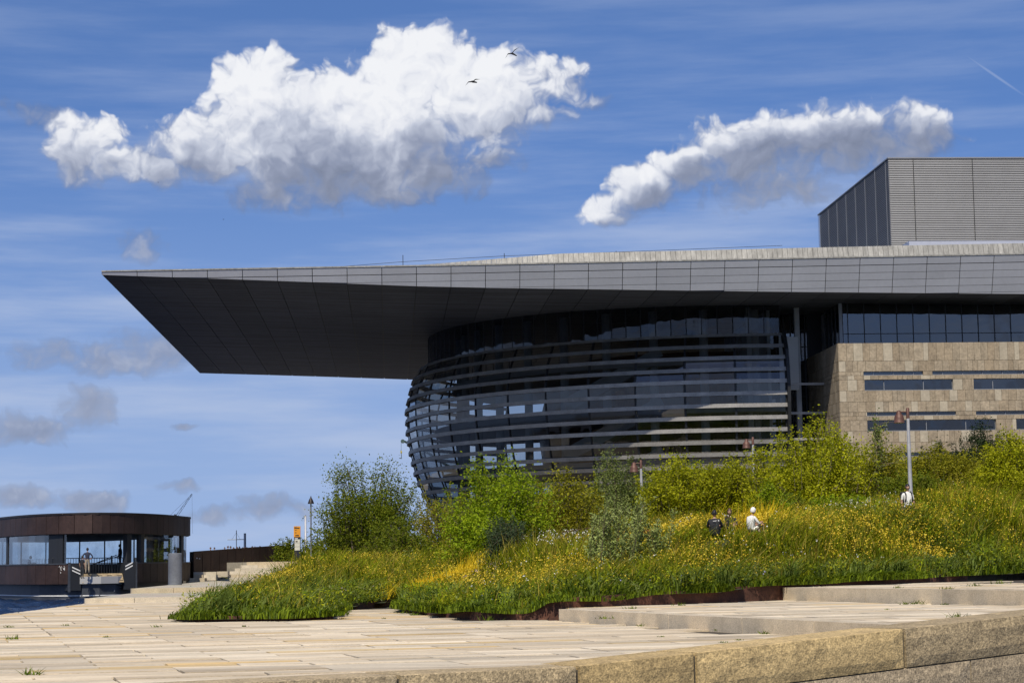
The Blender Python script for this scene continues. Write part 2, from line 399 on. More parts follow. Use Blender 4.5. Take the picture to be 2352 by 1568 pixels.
A15 = R(15.5); PU = np.array([math.cos(A15), math.sin(A15)]); QU = np.array([-math.sin(A15), math.cos(A15)])
def pq(p, q): return p * PU + q * QU
WL0, WA = np.array([-3.29, 28.93]), R(32.5); WD = np.array([math.cos(WA), math.sin(WA)]); WN = np.array([-math.sin(WA), math.cos(WA)])
def wall_z(t): return max(0.0, .0535 * (t - 5.0))
S1 = ((1.2, 56.0), (7.6, 38.6)); S2 = ((8.37, 63.1), (15.8, 46.3))
LEFT = ((-16.2, 30.0), (-24.2, 160.0))                        # quay edge
BED1 = [(-10.4, 61.9), (-9.7, 60.5), (-6.8, 60.1), (-5.6, 61.6), (-6.4, 72), (-4.35, 82.0), (-2.6, 110), (0.5, 166), (-15.2, 166), (-14.2, 128), (-11.2, 76)]
BED2 = [(-3.8, 68.6), (-2.4, 62.5), (-1.1, 58.6), (0.1, 57.2), (1.25, 57.2), (8.4, 63.3), (12.2, 66.6), (16, 71.5), (21, 77), (36, 82), (75, 98), (75, 168), (.5, 166), (-2.6, 110), (-4.3, 82.0)]
# heights of the planted mound (x, y, z)
CP = np.array([(-10.4, 61.9, .10), (-6.8, 60.1, .10), (-5.6, 62, .12), (-6.4, 72, .15), (-4.35, 82, .25), (-11.2, 76, .12), (-12.6, 100, .4), (-14.2, 128, .7), (-15, 164, 2.0), (-8, 110, 1.8), (-8.5, 75, .6), (-9, 92, 1.3), (-5.2, 92, 1.2), (-7, 82, .75),
               (-3.8, 68.6, .15), (-2.4, 62.5, .15), (0.1, 57.2, .2), (1.25, 57.2, .55), (5, 60.3, .7), (8.4, 63.3, .9), (12.2, 66.6, .95), (16, 71.5, 1.0), (21, 77, 1.1), (36, 82, 1.4), (-3.6, 75, .45),
               (-1.8, 78, .95), (-3, 95, 1.4), (-.3, 80, 1.35), (2, 75, 1.7), (5, 76, 2.15), (8, 71, 2.35), (11, 75, 2.6), (14.2, 75.5, 2.75), (13.4, 85, 3.0), (18, 82, 3.5), (21.5, 90, 4.2), (24, 96, 4.7), (8, 95, 2.8), (0, 100, 2.2), (16, 105, 3.7), (30, 110, 4.9), (6, 130, 2.4), (-6, 140, 1.8), (0, 165, 1.95), (40, 165, 1.95), (-14, 165, 1.95)])
def edge_dist(X, Y):
    """distance from the front edges of the beds, in metres"""
    d = np.full(np.shape(X), 1e9)
    for poly, ids in ((BED1, [(8, 9), (9, 10), (10, 0), (0, 1), (1, 2), (2, 3), (3, 4), (4, 5)]), (BED2, [(14, 0), (0, 1), (1, 2), (2, 3), (3, 4), (4, 5), (5, 6), (6, 7), (7, 8), (8, 9)])):
        for i, j in ids:
            (x0, y0), (x1, y1) = poly[i], poly[j]; dx, dy = x1 - x0, y1 - y0; t = np.clip(((X - x0) * dx + (Y - y0) * dy) / (dx * dx + dy * dy), 0, 1)
            d = np.minimum(d, np.hypot(X - x0 - t * dx, Y - y0 - t * dy))
    return d
CE_ = np.array([(-10.4, 61.9, .10), (-6.8, 60.1, .10), (-5.6, 62, .12), (-6.4, 72, .15), (-4.35, 82, .22), (-11.2, 76, .10), (-12.7, 102, .35), (-14.2, 128, .6), (-14.9, 155, 1.0), (-15, 166, 2.0), (-3.8, 68.6, .15), (-2.4, 62.5, .15), (0.1, 57.2, .2), (1.25, 57.2, .55), (5, 60.3, .66), (8.4, 63.3, .82), (12.2, 66.6, .90), (16, 71.5, .95), (21, 77, 1.0), (36, 82, 1.2)])
def idw(X, Y, C):
    d2 = ((X[..., None] - C[:, 0]) * 1.0) ** 2 + ((Y[..., None] - C[:, 1]) * .8) ** 2 + .15; w = 1 / d2 ** 1.6
    return (w * C[:, 2]).sum(-1) / w.sum(-1)
def HH(X, Y):
    X = np.asarray(X, float); Y = np.asarray(Y, float)
    f = np.clip(edge_dist(X, Y) / 3.2, 0, 1); f = f * f * (3 - 2 * f)
    return idw(X, Y, CP) * f + idw(X, Y, CE_) * (1 - f)

# paving: dark bed with slabs laid on it
pav = MB().prism([tuple(WL0 + WD * -14 + WN * .5), tuple(WL0 + WD * 13.0 + WN * .5), (9, 64), (0, 98), (-20.3, 96), (-19.2, 76), (-16.2, 30)], -2.6, -.035).build('pavement', m_joint)
tag(pav, kind='structure')
wl_n = WN; wl_c = float(wl_n @ (WL0 + WN * .55))
slabs = []
q = 24.0; row = 0
while q < 100:
    h = random.choice((.5, .62, .62, .75)); off = 0.0 if random.random() < .72 else 1.15; p = -25.3 + off; g = .012
    while p < 32:
        ln = 2.3 if random.random() < .72 else 4.6; ge = .024
        poly = [tuple(pq(p + ge, q + g)), tuple(pq(p + ln - ge, q + g)), tuple(pq(p + ln - ge, q + h - g)), tuple(pq(p + ge, q + h - g))]
        slabs.append((poly, p, q)); p += ln
    q += h; row += 1
def in_view(c, z): 
    v = np.array([c[0], c[1], z - EYE]); k = M3.T @ v; x = 1176 - FPX * k[0] / k[2]; y = 784 + FPX * k[1] / k[2]
    return -150 < x < 2500 and y < 1680
def lay(slist, keep, z, parent, budget, clips, far_name):
    near = []
    for poly, p, q_ in slist:
        for c in clips: 
            poly = clip_half(poly, *c)
            if len(poly) < 3: break
        if len(poly) < 3: continue
        cx = sum(v[0] for v in poly) / len(poly); cy_ = sum(v[1] for v in poly) / len(poly)
        if not keep(cx, cy_) or not in_view((cx, cy_), z): continue
        near.append((cx * cx + cy_ * cy_, poly))
    near.sort(key=lambda s: s[0])
    rest = MB(); rest_y = MB()
    for i, (_, poly) in enumerate(near):
        dz = random.uniform(-.009, .009); tilt = [dz + random.uniform(-.002, .002) for _ in poly]
        yel = random.random() < .10
        if i < budget:
            MB().prism(poly, z - .05, [z + t for t in tilt]).build('slab', m_slab_y if yel else m_slab, parent)
        else: (rest_y if yel else rest).prism(poly, z - .05, [z + t for t in tilt])
    if rest.f:
        tag(rest.build(far_name, mslab_i, parent), kind='stuff')
    if rest_y.f: tag(rest_y.build(far_name, m_slab_y, parent), kind='stuff')
mslab_i = mat('granite_paving_far', (.54, .44, .30), .75, var=.2, col2=(.64, .555, .415), island=True, noise=[(.45, .20, 6), (2.6, .18, 6)], bump=(60, .35, .01), stretch=(.35, 1.6, 1, R(-15.5)))
def keep0(x, y):
    if bool(inside(BED1, x, y)) or bool(inside(BED2, x, y)): return False
    return leftside(S1, (x, y)) < 0 or y > 57 or y < 36
wall_clip = (-WN[0], -WN[1], -wl_c)
ldx, ldy = LEFT[1][0] - LEFT[0][0], LEFT[1][1] - LEFT[0][1]
left_clip = (-ldy, ldx, -ldy * LEFT[0][0] + ldx * LEFT[0][1])
s1dx, s1dy = S1[1][0] - S1[0][0], S1[1][1] - S1[0][1]
lay(slabs, lambda x, y: keep0(x, y) and leftside(S1, (x, y)) < .6, 0.0, pav, 240, [wall_clip, left_clip], 'far_slabs')

# right-hand granite terraces: two broad steps
def terrace(name, line, lineb, z, zprev, others, budget):
    o = MB().prism(others, -2.0, z - .035).build(name, m_joint); tag(o, kind='structure')
    (x0, y0), (x1, y1) = line; d = np.array([x1 - x0, y1 - y0]); L_ = np.linalg.norm(d); d /= L_; n = np.array([-d[1], d[0]])  # n points to the upper side
    if n @ (np.array(lineb[0]) - np.array(line[0])) < 0: n = -n
    t = -.05
    while t < L_:
        ln = min(random.uniform(3.2, 5.2), L_ - t); a = np.array(line[0]) + d * (t + .012); b = np.array(line[0]) + d * (t + ln - .012)
        poly = [tuple(a), tuple(b), tuple(b + n * .62), tuple(a + n * .62)]
        if (poly[1][0] - poly[0][0]) * (poly[2][1] - poly[1][1]) - (poly[1][1] - poly[0][1]) * (poly[2][0] - poly[1][0]) < 0: poly = poly[::-1]
        MB().prism(poly, zprev - .1, z + random.uniform(-.004, .004)).build('granite_block', m_step, o)
        t += ln
    return o, n
t1poly = [(1.2 + .25, 56.1), (7.6 + .2, 38.7), (13.5, 41.2), (15.8, 46.4), (8.5, 63.3), (8.3, 63.2), (1.3, 57.3)]
T1, n1 = terrace('lower_terrace', S1, S2, .32, 0, t1poly, 60)
c1 = np.array(S1[0]) + n1 * .64
lay(slabs, lambda x, y: leftside(S2, (x, y)) < .3 and not bool(inside(BED2, x, y)) and y < 70, .32, T1, 60, [(-n1[0], -n1[1], -float(n1 @ c1)), wall_clip], 'far_slabs')
t2poly = [(8.6, 63.2), (16.0, 46.4), (40, 50), (40, 84), (21, 77.1), (16, 71.6), (12.2, 66.5)]
T2, n2 = terrace('upper_terrace', S2, ((30, 60), (30, 60)), .72, .32, t2poly, 60)
c2 = np.array(S2[0]) + n2 * .64
lay(slabs, lambda x, y: not bool(inside(BED2, x, y)) and x > 8, .72, T2, 60, [(-n2[0], -n2[1], -float(n2 @ c2))], 'far_slabs')
# third low step far right, half grown over
st3 = empty('overgrown_step', (0, 0, 0)); tag(st3, 'thin overgrown granite step at the foot of the meadow on the right', 'step')
for i in range(5):
    a = np.array([15.4, 72.4]) + np.array([.46, .89]) * (i * 3.1); b = a + np.array([.46, .89]) * 3.06; n = np.array([-.89, .46]) * .5
    MB().prism([tuple(a), tuple(b), tuple(b + n), tuple(a + n)], .6, 1.02).build('granite_block', m_step, st3)

# foreground quay wall of rough blocks, coping rising to the right
fw = empty('quay_wall', (float(WL0[0]), float(WL0[1]), 0), WA); tag(fw, 'rough yellow and grey granite block wall along the near edge of the paving', 'wall')
def rough_block(t0, t1, zb0, zb1, zt0, zt1, mt, depth=1.0, name='stone_block', y0=0.0):
    """a split-faced block: front face subdivided and pushed in and out"""
    nx = max(3, int((t1 - t0) / .28)); nz_ = 4; v = []; f = []
    for j in range(nz_ + 1):
        for i in range(nx + 1):
            u = i / nx; w = j / nz_; t = t0 + (t1 - t0) * u; z = (zb0 + (zb1 - zb0) * u) * (1 - w) + (zt0 + (zt1 - zt0) * u) * w
            e = 0.0 if (i in (0, nx) or j in (0, nz_)) else random.uniform(-.008, .005)
            ch = .03 if (i in (0, nx) or j in (0, nz_)) else 0.0
            v.append((t, y0 + e + ch, z - (.0 if j < nz_ else .0)))
    for j in range(nz_):
        for i in range(nx):
            a = j * (nx + 1) + i; f.append((a, a + 1, a + nx + 2, a + nx + 1))
    n0 = len(v); top = [(t0 + (t1 - t0) * i / nx, y0 + .09, zt0 + (zt1 - zt0) * i / nx + .012) for i in range(nx + 1)]
    back = [(t0 + (t1 - t0) * i / nx, y0 + depth, zt0 + (zt1 - zt0) * i / nx + .006) for i in range(nx + 1)]
    v += top + back; r = nz_ * (nx + 1)
    for i in range(nx):
        f.append((r + i, r + i + 1, n0 + i + 1, n0 + i)); f.append((n0 + i, n0 + i + 1, n0 + nx + 1 + i + 1, n0 + nx + 1 + i))
    k = len(v); v += [(t0, y0 + depth, zb0), (t1, y0 + depth, zb1)]
    f.append(tuple([j * (nx + 1) for j in range(nz_, -1, -1)] + [k, n0 + nx + 1, n0])); f.append(tuple([j * (nx + 1) + nx for j in range(nz_ + 1)] + [n0 + nx, n0 + 2 * nx + 1, k + 1]))
    return mesh_obj(name, v, f, mt, fw)
joints = [-9.5, -5.6, -1.9, 1.85, 5.05, 7.36, 11.96, 16.2, 20]
cm = [m_gblock, m_gblock, m_gblock, m_gblock, m_yblock, m_yblock, m_gblock, m_gblock]
for i in range(len(joints) - 1):
    a, b = joints[i] + .038, joints[i + 1] - .038
    rough_block(a, b, wall_z(a) - .66, wall_z(b) - .66, wall_z(a), wall_z(b), cm[i], 1.15)
j2 = [-9.5, -6, -3, .5, 4, 6.6, 9.2, 13.55, 17, 20]
for i in range(len(j2) - 1):
    a, b = j2[i] + .015, j2[i + 1] - .015
    rough_block(a, b, wall_z(a) - 1.5, wall_z(b) - 1.5, wall_z(a) - .685, wall_z(b) - .685, m_gblock, 1.0, y0=.015)
mo = MB()
for i in range(len(joints) - 1):
    a, b = joints[i], joints[i + 1]; mo.add([(a, .085, wall_z(a) - 2.2), (b, .085, wall_z(b) - 2.2), (b, .085, wall_z(b) - .05), (a, .085, wall_z(a) - .05)], [(0, 1, 2, 3)])
mo.build('mortar_bed', m_mortar, fw)

# steps beside the water, far left
def bed1_left_x(y): return np.interp(y, [62, 76, 128, 166], [-10.4, -11.2, -14.2, -15.2])
def pav_mat_far():
    m = bpy.data.materials.new('granite_paving_distant'); m.use_nodes = True; nt = m.node_tree; b = nt.nodes['Principled BSDF']; N, L = nt.nodes.new, nt.links.new
    b.inputs['Roughness'].default_value = .8
    geo = N('ShaderNodeNewGeometry'); mp = N('ShaderNodeMapping'); mp.inputs['Rotation'].default_value = (0, 0, -A15); L(geo.outputs['Position'], mp.inputs[0])
    br = N('ShaderNodeTexBrick'); br.inputs['Scale'].default_value = 1.0; br.inputs['Brick Width'].default_value = 2.4; br.inputs['Row Height'].default_value = .85; br.inputs['Mortar Size'].default_value = .012
    br.inputs['Color1'].default_value = (.54, .47, .35, 1); br.inputs['Color2'].default_value = (.62, .57, .46, 1); br.inputs['Mortar'].default_value = (.2, .17, .12, 1); L(mp.outputs[0], br.inputs[0])
    nz = N('ShaderNodeTexNoise'); nz.inputs['Scale'].default_value = 1.1; nz.inputs['Detail'].default_value = 6; L(geo.outputs['Position'], nz.inputs['Vector'])
    mx = N('ShaderNodeMix'); mx.data_type = 'RGBA'; mx.blend_type = 'MULTIPLY'; mx.inputs[0].default_value = .5; L(br.outputs[0], mx.inputs[6]); L(nz.outputs[1], mx.inputs[7]); L(mx.outputs[2], b.inputs['Base Color'])
    return m
m_pavfar = pav_mat_far()
m_stepw = mat('warm_granite_step', (.46, .38, .25), .8, var=.14, col2=(.50, .45, .36), noise=[(2, .12, 5), (30, .2, 3)], bump=(40, .5, .02))
def quay_step(start, z0, z1, width_back, name):
    s = np.array(start, float); right = bed1_left_x(s[1] + 3)
    ln = (right + 2.5 - s[0]) / PU[0]
    o = MB().prism([tuple(s + PU * .1 + QU * .3), tuple(s + PU * ln + QU * .3), tuple(s + PU * ln + QU * width_back), tuple(s + np.array([-.0614, .998]) * width_back)], -2, z1 - .004).build(name, m_pavfar)
    tag(o, kind='structure')
    t = 0.0
    while t < ln:
        l = min(random.choice((2.4, 4.6, 5.2, 3.6)) if t else 2.3, ln - t + .01); a = s + PU * (t + .012); b = s + PU * (t + l - .012)
        MB().prism([tuple(a), tuple(b), tuple(b + QU * .62), tuple(a + QU * .62)], z0 - .2, z1).build('granite_block', m_stepw, o); t += l
    return o
quay_step((-20.25, 94.8), 0, .23, 20, 'lower_quay_step')
quay_step((-21.1, 110.7), .23, .495, 53, 'middle_quay_step')
xl = [488, 507, 523, 539, 553, 566]
fs = empty('stone_stair', (-22, 161, 0)); tag(fs, 'flight of pale granite steps rising beside the brown wall', 'steps')
for i, px in enumerate(xl):
    z1 = .495 + .2375 * (i + 1); p0 = at(px, 1310, 160 + i * .85); right = -14.6; t = 0.0; s = np.array([p0[0] + 22, 160 + i * .85 - 161]); ln = right - p0[0]
    while t < ln:
        l = min(random.choice((1.4, 3.2, 4.2, 2.6)), ln - t + .01)
        MB().box((s[0] + t + .01, s[1] + .1 * (t / 8), z1 - .42), (s[0] + t + l - .01, s[1] + 3.0, z1 + .002 * i)).build('granite_block', m_stepw, fs); t += l
for (x0, x1, zt, zb, Y) in ((427, 447, .74, .3, 157.5), (448, 470, .74, .3, 157.6), (444, 466, .98, .74, 158.6), (467, 496, .98, .74, 158.7), (444, 470, 1.2, .98, 159.4), (471, 497, 1.2, .98, 159.5), (498, 523, 1.22, .98, 159.6)):
    a = at(x0, 1310, Y); b = at(x1, 1310, Y)
    MB().box((a[0] + 22 + .02, Y - 161, zb - .2), (b[0] + 22, Y - 161 + 1.1, zt)).build('granite_block', m_stepw, fs)

# planted beds: soil and corten edging
gx, gy = np.meshgrid(np.arange(-17, 76, .8), np.arange(56, 169, .8)); Zs = HH(gx, gy)
for nm, poly in (('left_bed', BED1), ('meadow_mound', BED2)):
    ok = inside(poly, gx + .4, gy + .4) & inside(poly, gx, gy) | inside(poly, gx + .4, gy + .4)
    V = np.stack([gx, gy, Zs - .03], -1).reshape(-1, 3); W = gx.shape[1]
    J, I = np.nonzero(ok[:-1, :-1]); a = J * W + I
    Q = np.stack([a, a + 1, a + W + 1, a + W], -1)
    tag(fast_mesh(nm, V, Q, m_soil, quads=True), kind='structure')
def edging(name, pts, label, base):
    o = empty(name, (*pts[0], 0)); tag(o, label, 'edging')
    for i in range(len(pts) - 1):
        a, b = np.array(pts[i]), np.array(pts[i + 1]); n = max(1, int(np.linalg.norm(b - a) / 3.0))
        for k in range(n):
            p, q_ = a + (b - a) * (k / n), a + (b - a) * ((k + 1) / n); zz = [float(HH(*p)), float(HH(*q_))]
            d = (q_ - p) / np.linalg.norm(q_ - p); nn = np.array([d[1], -d[0]]) * .012; r = np.array(pts[0])
            MB().prism([tuple(p + nn - r), tuple(q_ + nn - r), tuple(q_ - nn - r), tuple(p - nn - r)], [base - .1] * 4, [zz[0] + .06, zz[1] + .06, zz[1] + .06, zz[0] + .06]).build('steel_plate', m_corten, o)
edging('corten_edging', [BED1[-1], BED1[0], BED1[1], BED1[2], BED1[3], BED1[4], BED1[5]], 'rusty steel edging round the small grass bed on the left', 0)
edging('corten_edging', [BED2[-1], BED2[0], BED2[1], BED2[2], BED2[3], BED2[4]], 'rusty steel edging of the meadow facing the open paving', 0)
edging('corten_edging', [BED2[4], BED2[5], BED2[6], BED2[7]], 'tall rusty steel edging behind the right-hand granite terraces', .3)

# ------------------------------------------------------------------ opera house
AL = R(3.586); OB = at(233, 632, 171)
opera = empty('opera_house', (OB[0], OB[1], 0), AL)
tag(opera, 'grey opera house with huge flat cantilevered roof, curved banded glass front and louvred fly tower', 'building')
RZ = np.array([[math.cos(AL), math.sin(AL), 0], [-math.sin(AL), math.cos(AL), 0], [0, 0, 1]])
def bl(x, y, d):
    c = RZ @ np.array([-OB[0], -OB[1], EYE]); v = RZ @ ray(x, y); t = (d - c[1]) / v[1]
    return c + v * t
m_fascia = mat('aluminium_panel', (.50, .515, .57), .42, .35, var=.05, noise=[(.25, .05, 4), (3, .03, 5)])
m_roofedge = mat('weathered_zinc', (.255, .25, .23), .55, .1, var=.10, noise=[(1.6, .28, 6), (9, .14, 4)], stretch=(1.6, 1, .5))
m_rooftop = mat('roof_sheet', (.30, .30, .30), .6, .2, noise=(.5, .15, 4))
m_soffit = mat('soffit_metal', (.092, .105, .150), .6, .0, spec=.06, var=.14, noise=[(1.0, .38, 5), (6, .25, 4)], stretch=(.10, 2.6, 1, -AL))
m_black = mat('black_metal', (.016, .017, .019), .5, .2)
m_band = mat('steel_band', (.34, .325, .30), .5, .45, var=.1, noise=[(.8, .18, 5), (7, .12, 4)])
m_mull = mat('dark_mullion', (.025, .026, .028), .45, .3)
m_tile = mat('limestone_tile', (.28, .222, .15), .8, var=.09, col2=(.315, .26, .185), noise=[(1.1, .18, 6), (5, .22, 5), (22, .12, 3)])
m_tile_l = mat('pale_limestone_tile', (.39, .34, .255), .8, var=.06, noise=[(1.1, .12, 6), (5, .12, 5)])
m_tile_i = mat('limestone_side', (.255, .205, .14), .8, var=.14, col2=(.32, .27, .20), island=True, noise=[(1.1, .16, 6), (5, .2, 5)])
m_louvre = mat('louvre_aluminium', (.265, .27, .28), .45, .3, var=.06, noise=(.4, .06, 4))
m_frame = mat('window_frame', (.28, .29, .30), .45, .4)
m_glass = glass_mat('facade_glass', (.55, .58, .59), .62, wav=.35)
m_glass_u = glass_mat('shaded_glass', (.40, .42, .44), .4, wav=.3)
m_glass_d = glass_mat('tinted_glass', (.34, .36, .38), .9, wav=.12)
m_glass_c = glass_mat('clear_glass', (.80, .85, .86), .85)
m_floor = mat('interior_floor', (.38, .38, .38), .7)
m_conc = mat('interior_concrete', (.40, .41, .41), .8, noise=(.6, .15, 4))
m_wood = mat('maple_shell', (.23, .085, .03), .35, noise=[(1.5, .25, 5)], stretch=(3, 3, .4))
m_backing = mat('grey_backing', (.42, .42, .43), .8, noise=[(.35, .35, 3)])  # pale mottled wall put behind the upper panes to turn them grey
m_white = mat('white_panel', (.62, .63, .62), .7)

ET = np.array([bl(*p, 0.0)[[0, 2]] for p in ((233, 625), (716, 616.5), (1035, 611), (1787, 596), (2352, 585))])
EB = np.array([bl(*p, 0.6)[[0, 2]] for p in ((233, 633.2), (475, 640.5), (716, 648.5), (955, 657.3), (1129, 660.9), (1787, 668.6), (2352, 673))])
EMAX = 100.0
def ztop(e): return float(np.interp(e, ET[:, 0], ET[:, 1])) + max(0, e - ET[-1, 0]) * .010
def zbot(e): return float(np.interp(e, EB[:, 0], EB[:, 1])) - max(0, e - EB[-1, 0]) * .004
def dface(z, e): return .36 * max(0.0, ztop(e) - z)               # fascia leans in towards its foot, shaped so the sun only grazes it
W_ROOF = 90.0
# roof body
es = list(np.linspace(0, EMAX, 34)); v = []; f = []
prof = lambda e: [(e, dface(zbot(e), e) + .10, zbot(e) + .07), (e, .12, ztop(e) - .02), (e, 2.6, ztop(e) + max(0, min(1.1, (e - 25) * .035))), (e, 45, ztop(e) + 1.3), (e, W_ROOF - .2, ztop(e)), (e, W_ROOF - .25, zbot(e) + .07)]
for e in es: v += prof(e)
for i in range(len(es) - 1):
    for k in range(6):
        a = i * 6 + k; b = i * 6 + (k + 1) % 6; f.append((a, b, b + 6, a + 6))
f += [tuple(range(6)), tuple(range((len(es) - 1) * 6, len(es) * 6))[::-1]]
roof = mesh_obj('roof', v, f, m_black, opera)
# fascia panels
e0 = bl(314.6, 620, 0)[0]; st = (bl(2285, 620, 0)[0] - e0) / 25.0; G = .028
cols = [0.02] + [e0 + st * k for k in range(0, int((EMAX - e0) / st))]
for i in range(len(cols) - 1):
    a, b = cols[i] + G, cols[i + 1] - G
    for j in range(6):
        ta, tb = ztop(a) - j * .625 - (G if j else 0), ztop(b) - j * .625 - (G if j else 0); ba, bb = max(ta - .625 + G, zbot(a)), max(tb - .625 + G, zbot(b))
        if ta - ba < .01 and tb - bb < .01: continue
        if zbot(a) > ta - .63 and j and ta - zbot(a) < .05 and tb - zbot(b) < .05: continue
        ba, bb = min(ba, ta - .004), min(bb, tb - .004)
        q4 = [(a, dface(ba, a), ba), (b, dface(bb, b), bb), (b, dface(tb, b), tb), (a, dface(ta, a), ta)]
        MB().add(q4 + [(p[0], p[1] + .08, p[2]) for p in q4], [(0, 1, 2, 3), (7, 6, 5, 4), (0, 4, 5, 1), (1, 5, 6, 2), (2, 6, 7, 3), (3, 7, 4, 0)]).build('fascia_panel', m_fascia, roof)
# pale lip along the top of the fascia, and the row of upstand sheets behind it
for i in range(0, 33):
    a, b = i * 3.02, (i + 1) * 3.02 - .02
    if b > EMAX: break
    q4 = [(a, -.05, ztop(a) + .02), (b, -.05, ztop(b) + .02), (b, -.05, ztop(b) + .14), (a, -.05, ztop(a) + .14)]
    MB().add(q4 + [(p[0], .5, p[2]) for p in q4], [(0, 1, 2, 3), (7, 6, 5, 4), (0, 4, 5, 1), (1, 5, 6, 2), (2, 6, 7, 3), (3, 7, 4, 0)]).build('edge_trim', m_roofedge, roof)
def upst(e): return max(0.0, min(1.0, (e - 26) / 14)) * .86 + max(0, min(.12, (e - 40) * .004))
e = 26.5; k = 0
while e < 84:
    a, b = e, e + .425
    q4 = [(a, .30, ztop(a) + .15), (b, .30, ztop(b) + .15), (b, .62, ztop(b) + .15 + upst(b)), (a, .62, ztop(a) + .15 + upst(a))]
    MB().add(q4 + [(p[0], p[1] + .3, p[2]) for p in q4], [(0, 1, 2, 3), (7, 6, 5, 4), (0, 4, 5, 1), (1, 5, 6, 2), (2, 6, 7, 3), (3, 7, 4, 0)]).build('edge_sheet', m_roofedge, roof)
    e += .452; k += 1
MB().box((71, .95, ztop(76) + 1.0), (99, 8, ztop(76) + 1.5)).build('roof_upstand', m_fascia, roof)
# soffit panels
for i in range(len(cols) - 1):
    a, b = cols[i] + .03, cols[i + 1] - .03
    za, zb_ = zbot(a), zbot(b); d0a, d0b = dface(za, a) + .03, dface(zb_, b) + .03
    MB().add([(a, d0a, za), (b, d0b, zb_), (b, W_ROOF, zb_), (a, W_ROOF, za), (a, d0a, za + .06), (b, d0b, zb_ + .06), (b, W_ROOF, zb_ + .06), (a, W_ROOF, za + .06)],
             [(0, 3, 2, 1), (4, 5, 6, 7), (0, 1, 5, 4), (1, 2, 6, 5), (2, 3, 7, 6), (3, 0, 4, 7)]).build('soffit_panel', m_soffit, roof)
rw = MB(); rw.tube([(18, 3, ztop(18) + .4), (26, 3, ztop(26) + .9), (35, 3, ztop(35) + 1.25), (45, 3, ztop(45) + 1.4), (60, 3, ztop(60) + 1.7)], .02, 5)
for e in (26, 35, 45): rw.tube([(e, 3, ztop(e)), (e, 3, ztop(e) + 1.5)], .03, 5)
rw.build('safety_line', m_black, roof)

# fly tower with louvres
FE, FD0, FD1, FZ = 73.0, 15.0, 47.0, 39.9
fly = box_obj('fly_tower', (FE + .25, FD0 + .25, 26), (99, FD1 - .25, FZ - .25), m_black, opera)
n_l = 58; pit = .176
sm = MB().add([(0, 0, 0), (26, 0, 0), (26, .05, .105), (0, .05, .105), (0, .02, -.004), (26, .02, -.004), (26, .07, .10), (0, .07, .10)], [(0, 1, 2, 3), (7, 6, 5, 4), (0, 4, 5, 1), (1, 5, 6, 2), (2, 6, 7, 3), (3, 7, 4, 0)])
ref = sm.build('louvre', m_louvre, fly); ref.location = (FE, FD0, FZ - .2)
sm2 = MB().add([(0, 0, 0), (0, 32, 0), (.05, 32, .105), (.05, 0, .105), (.02, 0, -.004), (.02, 32, -.004), (.07, 32, .10), (.07, 0, .10)], [(3, 2, 1, 0), (4, 5, 6, 7), (1, 5, 4, 0), (2, 6, 5, 1), (3, 7, 6, 2), (0, 4, 7, 3)])
ref2 = sm2.build('louvre', m_louvre, fly); ref2.location = (FE, FD0, FZ - .2)
for i in range(1, n_l):
    share('louvre', ref.data, fly, (FE, FD0, FZ - .2 - i * pit)); share('louvre', ref2.data, fly, (FE, FD0, FZ - .2 - i * pit))
MB().box((FE - .04, FD0 - .04, FZ - .12), (99, FD1, FZ)).build('parapet_cap', m_louvre, fly)
for e in (FE + 2.45, FE + 8.25, FE + 14): MB().box((e - .03, FD0 - .025, 28), (e + .03, FD0 + .1, FZ - .13)).build('joint_post', m_mull, fly)
for d in np.linspace(FD0 + 1.2, FD1 - 1.0, 8): MB().box((FE - .015, d - .04, 28), (FE + .1, d + .04, FZ - .13)).build('joint_post', m_frame, fly)

# limestone wing
SE, SD, SZ = 65.0, 4.0, 20.70; SX1 = 92.0; SDB = 18.0
wing = MB().box((SE + .05, SD + .42, 0), (SX1, SDB + 20, SZ - .03)).build('stone_wing', m_dark, opera)
def ze(x): return SE + (x - 325) * .0167
wins = [[[(458, 783), (838, 1900)], [(462, 945), (1058, 1560)]], [[(470, 955), (1065, 1900)], [(470, 1172), (1283, 1800)]], [[(470, 800), (900, 1900)], [(470, 945), (1058, 1700)]]]
rows = [(SZ, 19.07, []), (19.07, 18.13, [])]
for k in range(3):
    z0 = 18.13 - 3.65 * k
    nw = [(ze(a), ze(b)) for a, b in wins[k][0]]; ww = [(ze(a), ze(b)) for a, b in wins[k][1]]
    rows += [(z0, z0 - .36, nw), (z0 - .36, z0 - .74, []), (z0 - .74, z0 - 1.72, ww), (z0 - 1.72, z0 - 2.72, []), (z0 - 2.72, z0 - 3.65, [])]
tile_count = 0; extra = MB(); g = .012
for (zt, zb_, wn) in rows:
    e = SE
    while e < SX1:
        w = random.choice((.46, .62, .74, .74, .86)); nxt = min(e + w, SX1)
        for (a, b) in wn:                                       # stop at a window, jump across it
            if e < a < nxt: nxt = a
            if a - .001 <= e < b: nxt = -b; break
        if nxt < 0: e = -nxt; continue
        if nxt - e > .06:
            py = random.uniform(-.006, .006); A_, B_ = (e + g, SD - .03 + py, zb_ + g), (nxt - g, SD + .41, zt - g)
            if e < 84 and zt > 10.4 and tile_count < 290:
                box_obj('stone_tile', A_, B_, m_tile_l if random.random() < .13 else m_tile, wing); tile_count += 1
            else: extra.box(A_, B_)
        e = nxt
    d = SD + .05
    while d < SDB + 4:
        w = random.choice((.46, .62, .74, .74, .86)); extra.box((SE - .02 + random.uniform(-.006, .006), d + g, zb_ + g), (SE + .06, d + w - g, zt - g)); d += w
tag(extra.build('side_tiles', m_tile_i, wing), kind='stuff')
